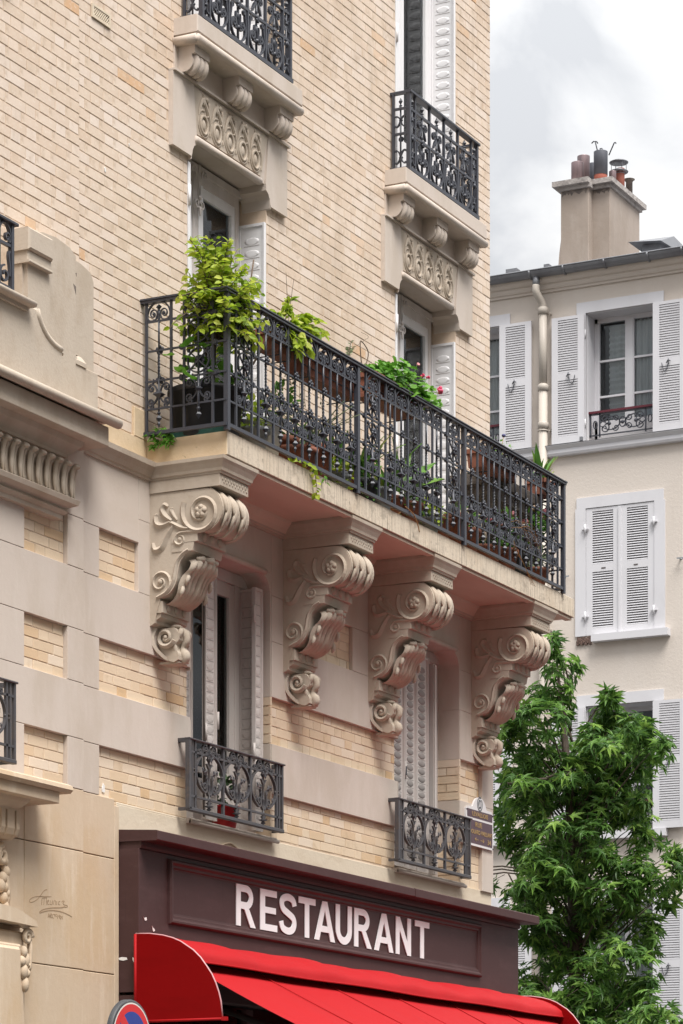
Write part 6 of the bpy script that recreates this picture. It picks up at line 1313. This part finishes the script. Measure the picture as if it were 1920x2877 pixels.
def win2(a, b, z0, z1, state, sill, left=True, right=True, curt='sheer', tilt=True):
    w = empty('window', PB2, (FX, (a+b)/2, z0)); h = z1-z0
    mb = MB(); sx0 = FX-.022; so = .13
    fb(mb, a-so-.01, b+so+.01, sx0, FX+.01, z1, z1+.155)
    if state == 'closed': fb(mb, a-so-.03, a, sx0, FX+.01, z0, z1); fb(mb, b, b+so+.03, sx0, FX+.01, z0, z1)
    else: fb(mb, a-so, a, sx0, FX+.01, z0+.02, z1); fb(mb, b, b+so, sx0, FX+.01, z0+.02, z1)
    fb(mb, a-.001, a+.012, FX+.011, FX+.34, z0, z1); fb(mb, b-.012, b+.001, FX+.011, FX+.34, z0, z1); fb(mb, a, b, FX+.011, FX+.34, z1-.012, z1+.001); mb.build('surround', M['fwhite'], w)
    if sill: mb = MB(); fb(mb, a-.20 if state != 'closed' else a-.235, b+.13 if state != 'closed' else b-.12, FX-.12, FX+.30, z0-.105, z0-.005); mb.build('sill', M['fwhite'], w)
    mb = MB(); x = FX+.30; c = a+.47*(b-a); e_ = .055
    fb(mb, a, a+e_, x, x+.07, z0, z1); fb(mb, b-e_, b, x, x+.07, z0, z1); fb(mb, a, b, x, x+.07, z1-e_-.02, z1); fb(mb, a, b, x, x+.07, z0, z0+.35); fb(mb, c-.045, c+.045, x-.012, x+.06, z0, z1-.05)
    for z in (z0+.70, z0+1.21): fb(mb, a, b, x+.005, x+.05, z-.014, z+.014)
    for y in (a+e_, c-.06, c+.045, b-e_-.03): fb(mb, y, y+.03, x-.004, x+.06, z0, z1-.06)
    mb.build('frame', M['fwhite'], w); mb = MB(); fb(mb, a+.05, b-.05, x+.03, x+.034, z0+.3, z1-.05); mb.build('pane', M['glass'], w)
    if curt: 
        mb = MB(); mb.sheet(lambda u, v: (x+.075+.018*math.sin(u*52)+.01*math.sin(u*21+v*2), a+.04+u*(c-a-.04), z0+.1+v*(h-.18)), 40, 3)
        if curt == 'both': mb.sheet(lambda u, v: (x+.075+.018*math.sin(u*52), c+u*(b-c-.05)*(1-.75*max(0, .75-abs(v-.35)*3)*(1 if v < .9 else 0)), z0+.1+v*(h-.18)), 40, 12)
        else: mb.sheet(lambda u, v: (x+.09+.018*math.sin(v*120), c+.10+u*.25, z0+.1+v*(h-.2)), 3, 80)
        mb.build('curtain', M['sheer'], w)
    sh = h-.012; sw = (b-a)/2-.02
    if state == 'open':
        if left: shutter2(w, b+.002, .495, z0+.002, sh-.02, FX-.085, 1.0, True); hook(w, b+.235, z0+.94, -1)
        if right: shutter2(w, a-.497, .495, z0+.002, sh-.005, FX-.085, 1.0, True); hook(w, a-.24, z0+.94, 1)
        mb = MB()
        for z in (z0+.26, z1-.30): mb.tube([(FX-.03, b+.006, z-.06), (FX-.03, b+.006, z+.06)], .014, 6)
        mb.build('hinge', M['fwhite'], w)
    else:
        shutter2(w, a+.004, sw+.008, z0+.004, sh, FX-.012, .15, False); shutter2(w, b-sw-.012, sw+.008, z0+.004, sh, FX-.012, .15, False); mb = MB()
        for y in (a+.0, b-.0):
            for z in (z0+.27, z1-.30): mb.tube([(FX-.045, y, z-.07), (FX-.045, y, z+.07)], .015, 6); mb.box(FX-.05, FX-.02, y-.05, y+.05, z-.005, z+.01)
        mb.build('hinge', M['fwhite'], w); mb = MB()
        for y in (a+.28, b-.27): fb(mb, y-.032, y+.032, FX-.014, FX-.012, z0+.935, z0+.955)
        mb.build('catch_hole', M['slatgap'], w); mb = MB(); fb(mb, (a+b)/2-.02, (a+b)/2+.02, FX-.03, FX-.01, z0, z1-.02); mb.build('cover_strip', M['fwhite'], w)
    return w
w = win2(A0, A1, *LV[0], 'open', False); balustrade(w, A0, A1, LV[0][0]+.01)
w = win2(*COLS[1], *LV[0], 'open', False, left=False, curt='both'); balustrade(w, *COLS[1], LV[0][0]+.01)
win2(A0, A1, *LV[1], 'closed', True)
w = win2(A0, A1, *LV[2], 'open', True, curt=None); balustrade(w, A0, A1, LV[2][0]+.01)
win2(A0, A1, *LV[3], 'open', True); win2(*COLS[1], *LV[3], 'open', True, left=False)
for z0, z1 in LV[1:3]: win2(*COLS[1], z0, z1, 'closed', True)
mb = MB(); mb.prism([(FX-.0, 12.362), (FX-.075, 12.366), (FX-.09, 12.40), (FX-.09, 12.45), (FX-.13, 12.50), (FX-.13, 12.512), (FX+.0, 12.53)][::-1], 'y', -1.5, 13); mb.build('sill_course', M['fwhite'], PB2)
mb = MB(); mb.prism([(FX-.132, 12.508), (FX-.136, 12.512), (FX+.0, 12.535), (FX+.0, 12.531)][::-1], 'y', -1.5, 13); fb(mb, 5.80, 5.84, FX-.12, FX-.0, 12.53, 12.585); mb.build('sill_flashing', M['zinc'], PB2)
mb = MB()
for k in range(7): mb.box(FX-.03, FX+.0, 5.70+.032*k, 5.735+.032*k, 9.64+.02*(k % 2), 9.70); mb.box(FX-.026, FX+.0, 5.71+.03*k, 5.74+.03*k, 9.695, 9.757-.012*(k % 3))
mb.build('broken_sill_end', M['brownstone'], PB2)
for y, z in ((6.12, 10.63), (4.36, 10.72)): mb = MB(); mb.tube([(FX, y, z), (FX-.06, y, z), (FX-.08, y-.05, z-.02)], .012, 6); mb.box(FX-.085, FX-.07, y-.10, y+.03, z-.01, z+.01); mb.build('shutter_stop', M['galv'], PB2)
# chimney
CHM = empty('chimney', PB2, (24.3, 6.4, 15.5)); mb = MB(); mb.box(23.76, 25.12, 6.30, 6.74, 14.9, 16.70, .01); mb.prism([(6.70, 14.9), (6.84, 14.9), (6.77, 15.75), (6.735, 16.0)], 'x', 23.765, 25.1); mb.build('stack', M['chimney'], CHM)
mb = MB(); mb.box(23.91, 25.12, 6.022, 6.302, 14.9, 16.70, .01); mb.build('side_stack', M['chimney'], CHM)
mb = MB(); rings(mb, 0, 0, 0, 0, [(0, 0), (0, 0)]) if False else None
mb.prism([(23.765, 6.27), (25.20, 6.27), (25.20, 6.845), (23.66, 6.845), (23.66, 6.27)], 'z', 16.715, 16.79); mb.prism([(23.80, 5.945), (25.21, 5.945), (25.21, 6.272), (23.80, 6.272)], 'z', 16.712, 16.785)
mb.prism([(23.72, 6.26), (25.15, 6.26), (25.15, 6.78), (23.72, 6.78)], 'z', 16.66, 16.716); mb.prism([(23.86, 5.99), (25.15, 5.99), (25.15, 6.262), (23.86, 6.262)], 'z', 16.66, 16.713); mb.build('cap', M['capstone'], CHM)
mb = MB()
for y0, y1, x, d in ((6.32, 6.72, 23.757, .09), (6.03, 6.29, 23.907, .08)):
    n = 16; pts = [(y0+(y1-y0)*i/n, 16.66-d*(.35+.65*abs(math.sin(i*1.7+y0))*abs(math.cos(i*.6)))) for i in range(n+1)]; mb.prism([(y1, 16.665), (y0, 16.665)] + pts, 'x', x, x+.006)
mb.build('soot_stain', M['soot'], CHM)  # jagged dark strips below the caps
def flue(x, y, r_, z1, m, z0=16.78, flare=0): mb = MB(); mb.lathe([(r_, z0), (r_, z1-.03), (r_+flare, z1-.005), (r_+flare, z1), (r_+flare-.012, z1), (r_-.012, z1-.06)], x, y, 18); return mb.build('chimney_pot', M[m], CHM)
flue(24.0, 6.577, .092, 17.14, 'pot_steel'); flue(24.3, 6.60, .095, 17.335, 'pot_steel'); flue(24.6, 6.57, .06, 17.32, 'pot_dark'); flue(24.15, 6.265, .10, 17.0, 'pot_clay'); o = flue(24.15, 6.265, .105, 17.30, 'pot_dark', 16.95); flue(24.4, 6.175, .055, 17.075, 'pot_steel'); flue(24.45, 6.45, .05, 17.02, 'pot_dark')
o = flue(24.6, 6.133, .068, 17.17, 'pot_clay'); mb = MB()
for z in (17.13, 17.27): mb.lathe([(0, z+.05), (.07, z+.035), (.145, z), (.14, z-.01), (0, z-.004)], 24.6, 6.155, 20)
for k in range(8): a = 2*PI*k/8; mb.tube([(24.6+.12*math.cos(a), 6.155+.12*math.sin(a), 17.14), (24.6+.12*math.cos(a), 6.155+.12*math.sin(a), 17.27)], .004, 4)
mb.tube([(24.6+.07*math.cos(2*PI*k/16), 6.133+.07*math.sin(2*PI*k/16), 17.10) for k in range(16)], .008, 5, True); mb.build('cowl', M['zinc'], o)
o = flue(24.95, 6.125, .052, 17.12, 'soot', 16.78, .035)
mb = MB()
for pts in ([(24.2, 6.317, 17.27), (24.2, 6.372, 17.49), (24.2, 6.40, 17.495), (24.2, 6.43, 17.47)], [(24.2, 6.372, 17.49), (24.2, 6.35, 17.485), (24.2, 6.332, 17.455)], [(24.2, 6.287, 17.25), (24.2, 6.292, 17.375), (24.2, 6.27, 17.37), (24.2, 6.238, 17.33)], [(24.2, 6.155, 17.25), (24.2, 6.07, 17.42), (24.2, 6.055, 17.425), (24.2, 6.04, 17.407)]): mb.tube(pts, .010, 5)
mb.build('iron_stay', M['iron'], CHM)
mb = MB(); mb.prism([(5.34, 15.1), (5.06, 15.1), (5.06, 15.57), (5.34, 15.57)], 'x', 23.45, 24.6); mb.add([(23.30, 5.50, 15.60), (23.30, 5.0, 15.55), (24.8, 4.88, 15.58), (23.9, 5.45, 15.80), (23.9, 5.02, 15.79), (24.8, 5.45, 15.6)], [(0, 1, 4, 3), (1, 2, 4), (0, 3, 5), (3, 4, 2, 5), (0, 5, 2, 1)]); mb.build('dormer', M['zinc'], PB2)
# ------------------------------------------------------------------ street tree
TR = thing('street_tree', 'leafy green street tree with star shaped leaves in front of the pale building', 'tree', (16.6, 3.5, -.118))
CL = [(16.11,3.61,8.37,.16),(16.57,3.77,8.24,.18),(16.3,3.75,7.93,.23),(16.66,4.1,7.88,.19),(16.69,3.82,7.74,.17),(15.85,3.7,7.52,.26),(15.77,3.96,7.43,.22),(17.01,4.58,7.85,.12),(16.14,4.34,7.3,.18),(16.1,4.03,7.2,.26),(17.24,4.08,7.47,.15),(16.46,3.88,7.09,.24),(17.0,4.7,7.14,.21),(16.46,4.26,6.82,.27),(16.71,4.04,6.75,.28),(15.98,3.33,6.88,.21),(16.7,3.7,6.66,.28),(17.05,4.69,6.61,.22),(16.53,3.07,7.81,.11),(16.86,3.26,7.67,.21),(16.76,3.08,7.45,.27),(15.85,2.48,7.27,.18),(16.89,3.37,7.34,.22),(16.64,2.87,7.2,.27),(16.2,2.44,7.09,.17),(15.8,2.13,7.09,.09),(17.05,2.78,6.99,.16),(16.46,3.04,6.96,.28),(16.83,3.43,6.96,.26),(17.07,3.12,6.74,.21),(16.82,3.34,6.65,.28),(17.13,3.3,6.53,.22),(16.34,2.67,6.55,.12),(16.95,2.94,6.49,.15),(16.42,2.66,6.18,.11),(17.15,4.73,6.36,.19),(17.07,4.36,6.22,.28),(15.9,3.45,6.03,.28),(15.95,3.11,6.03,.24),(16.08,2.98,5.93,.15),(17.2,4.58,5.86,.24),(16.4,3.83,5.74,.32),(16.69,3.54,5.78,.28),(16.2,2.96,5.62,.23),(16.51,2.71,5.79,.15),(16.33,2.67,5.55,.21),(16.28,2.33,5.53,.18),(16.63,2.26,5.9,.12),(16.63,2.31,5.68,.15),(17.11,2.41,5.49,.13),(16.77,2.47,5.37,.13),(17.14,4.39,5.5,.24),(17.03,3.93,5.47,.32),(17.24,3.51,5.47,.27),(16.76,2.92,5.39,.21),(15.99,3.82,5.02,.21),(17.04,3.84,5.06,.26),(17.2,3.49,5.11,.21),(17.11,3.05,5.11,.24),(16.6,2.6,5.02,.15),(16.82,2.67,4.82,.12),(16.07,2.46,4.6,.08),(17.0,4.24,4.82,.21),(16.61,3.67,4.72,.28),(16.18,3.08,4.66,.25),(15.85,2.66,4.66,.15),(17.03,4.34,4.52,.19),(17.23,4.01,4.47,.28),(15.88,3.05,4.31,.27),(16.95,3.07,4.39,.24),(16.37,2.54,4.33,.16),(15.98,3.81,4.12,.21),(16.19,3.49,4.05,.28),(16.9,3.38,4.09,.28),(17.06,3.03,4.12,.27),(15.82,2.25,4.02,.2),(16.67,2.42,3.9,.15),(15.82,3.51,3.71,.3),(16.83,3.37,3.72,.3),(16.25,2.64,3.69,.3),(17.07,2.54,3.67,.19),(17.22,3.72,3.49,.3),(16.51,2.88,3.44,.26)]
mb = MB(); mb.tube([(16.6, 3.5, -.12), (16.62, 3.52, .5), (16.58, 3.5, 2.0), (16.62, 3.55, 3.6), (16.6, 3.58, 5.2), (16.55, 3.62, 6.6), (16.5, 3.7, 7.6), (16.45, 3.75, 8.2)], [.17, .14, .125, .11, .085, .06, .035, .012], 12); mb.build('trunk', M['bark'], TR)
lb = MB(); spots = []
axis = lambda z: Vector((16.6, 3.55+.02*(z-4), z))
random.seed(21)
for k in range(44): z = U(3.0, 7.7); CL.append((16.3+U(-.6, .6), 3.45+U(-.7, .6)*(1-.08*(z-4)), z, U(.18, .28)))
for (x, y, z, r_) in CL:
    c = Vector((x, y, z)); s = axis(max(2.2, z-.35-.5*(c-axis(z)).xy.length)); q1 = rv(.12)
    pts = [tuple(q) for q in bez(tuple(s), tuple(s+(c-s)*.35+Vector((0, 0, .05))+q1), tuple(s+(c-s)*.7+Vector((0, 0, .16))-q1*.5), tuple(c), 8)]
    lb.tube(pts, [.017-.0018*i for i in range(9)], 5)
    for t in range(int(3+105*r_*r_)):
        v = rv(1); v = v.normalized()*(v.length**.4); tip = c+Vector((v.x*r_*1.1, v.y*r_*1.15, v.z*r_*1.15))
        if t % 4 == 0: tip = c+(tip-c)*U(1.2, 1.65)
        ax = ((tip-c).normalized()*.7+Vector((0, 0, .5))+rv(.3)).normalized(); lb.tube([tuple(c+(tip-c)*.5), tuple(tip-ax*.02), tuple(tip)], [.005, .0035, .002], 4)
        top = .5+.5*v.z; m_ = random.randint(7, 10); a0 = U(0, 6.28)
        sd_ = ax.cross(Vector((.3, .9, .1))).normalized(); sd2 = ax.cross(sd_)
        for j in range(m_):
            a = a0+2*PI*j/m_+U(-.3, .3); d = (sd_*math.cos(a)+sd2*math.sin(a))+ax*U(-.25, .45)+Vector((0, 0, U(-.65, -.05))); d.normalize()
            p = tip+d*U(.03, .09)-ax*U(0, .10); spots.append((p, d, ax*.8+Vector((-.2, -.1, .6))+rv(.4), U(.085, .175)))
for y0, z0, y1, z1 in ((4.16, 6.717, 3.65, 6.75), (3.65, 6.75, 3.45, 6.80), (3.80, 6.72, 3.86, 6.63)): lb.tube([(15.9, y0, z0), (15.92, (y0+y1)/2, (z0+z1)/2+.015), (15.95, y1, z1)], .016, 6)
for y0, z0, y1, z1 in ((4.50, 5.74, 4.1, 5.72), (4.45, 5.65, 4.1, 5.655), (4.45, 5.70, 4.15, 5.69), (4.2, 5.66, 4.13, 5.42)): lb.tube([(16.0, y0, z0), (16.05, (y0+y1)/2, (z0+z1)/2+.02), (16.2, y1, z1)], .010, 5)
lb.build('branch', M['bark'], TR)
for p in ((16.0, 4.08, 5.43), (16.02, 4.02, 5.40), (16.0, 4.05, 5.36)):
    for k in range(3): spots.append((Vector(p)+rv(.05), Vector((0, U(-.6, .6), -1)), Vector((-1, 0, .3)), .10))
mb = MB(); mb.ball((15.5, 3.99, 5.345), .022, .022, .022, 8, 6); mb.build('seed_ball', M['leaf_dark'], TR)
foliage(TR, spots, star5(), M['leaf_tree'], 300)
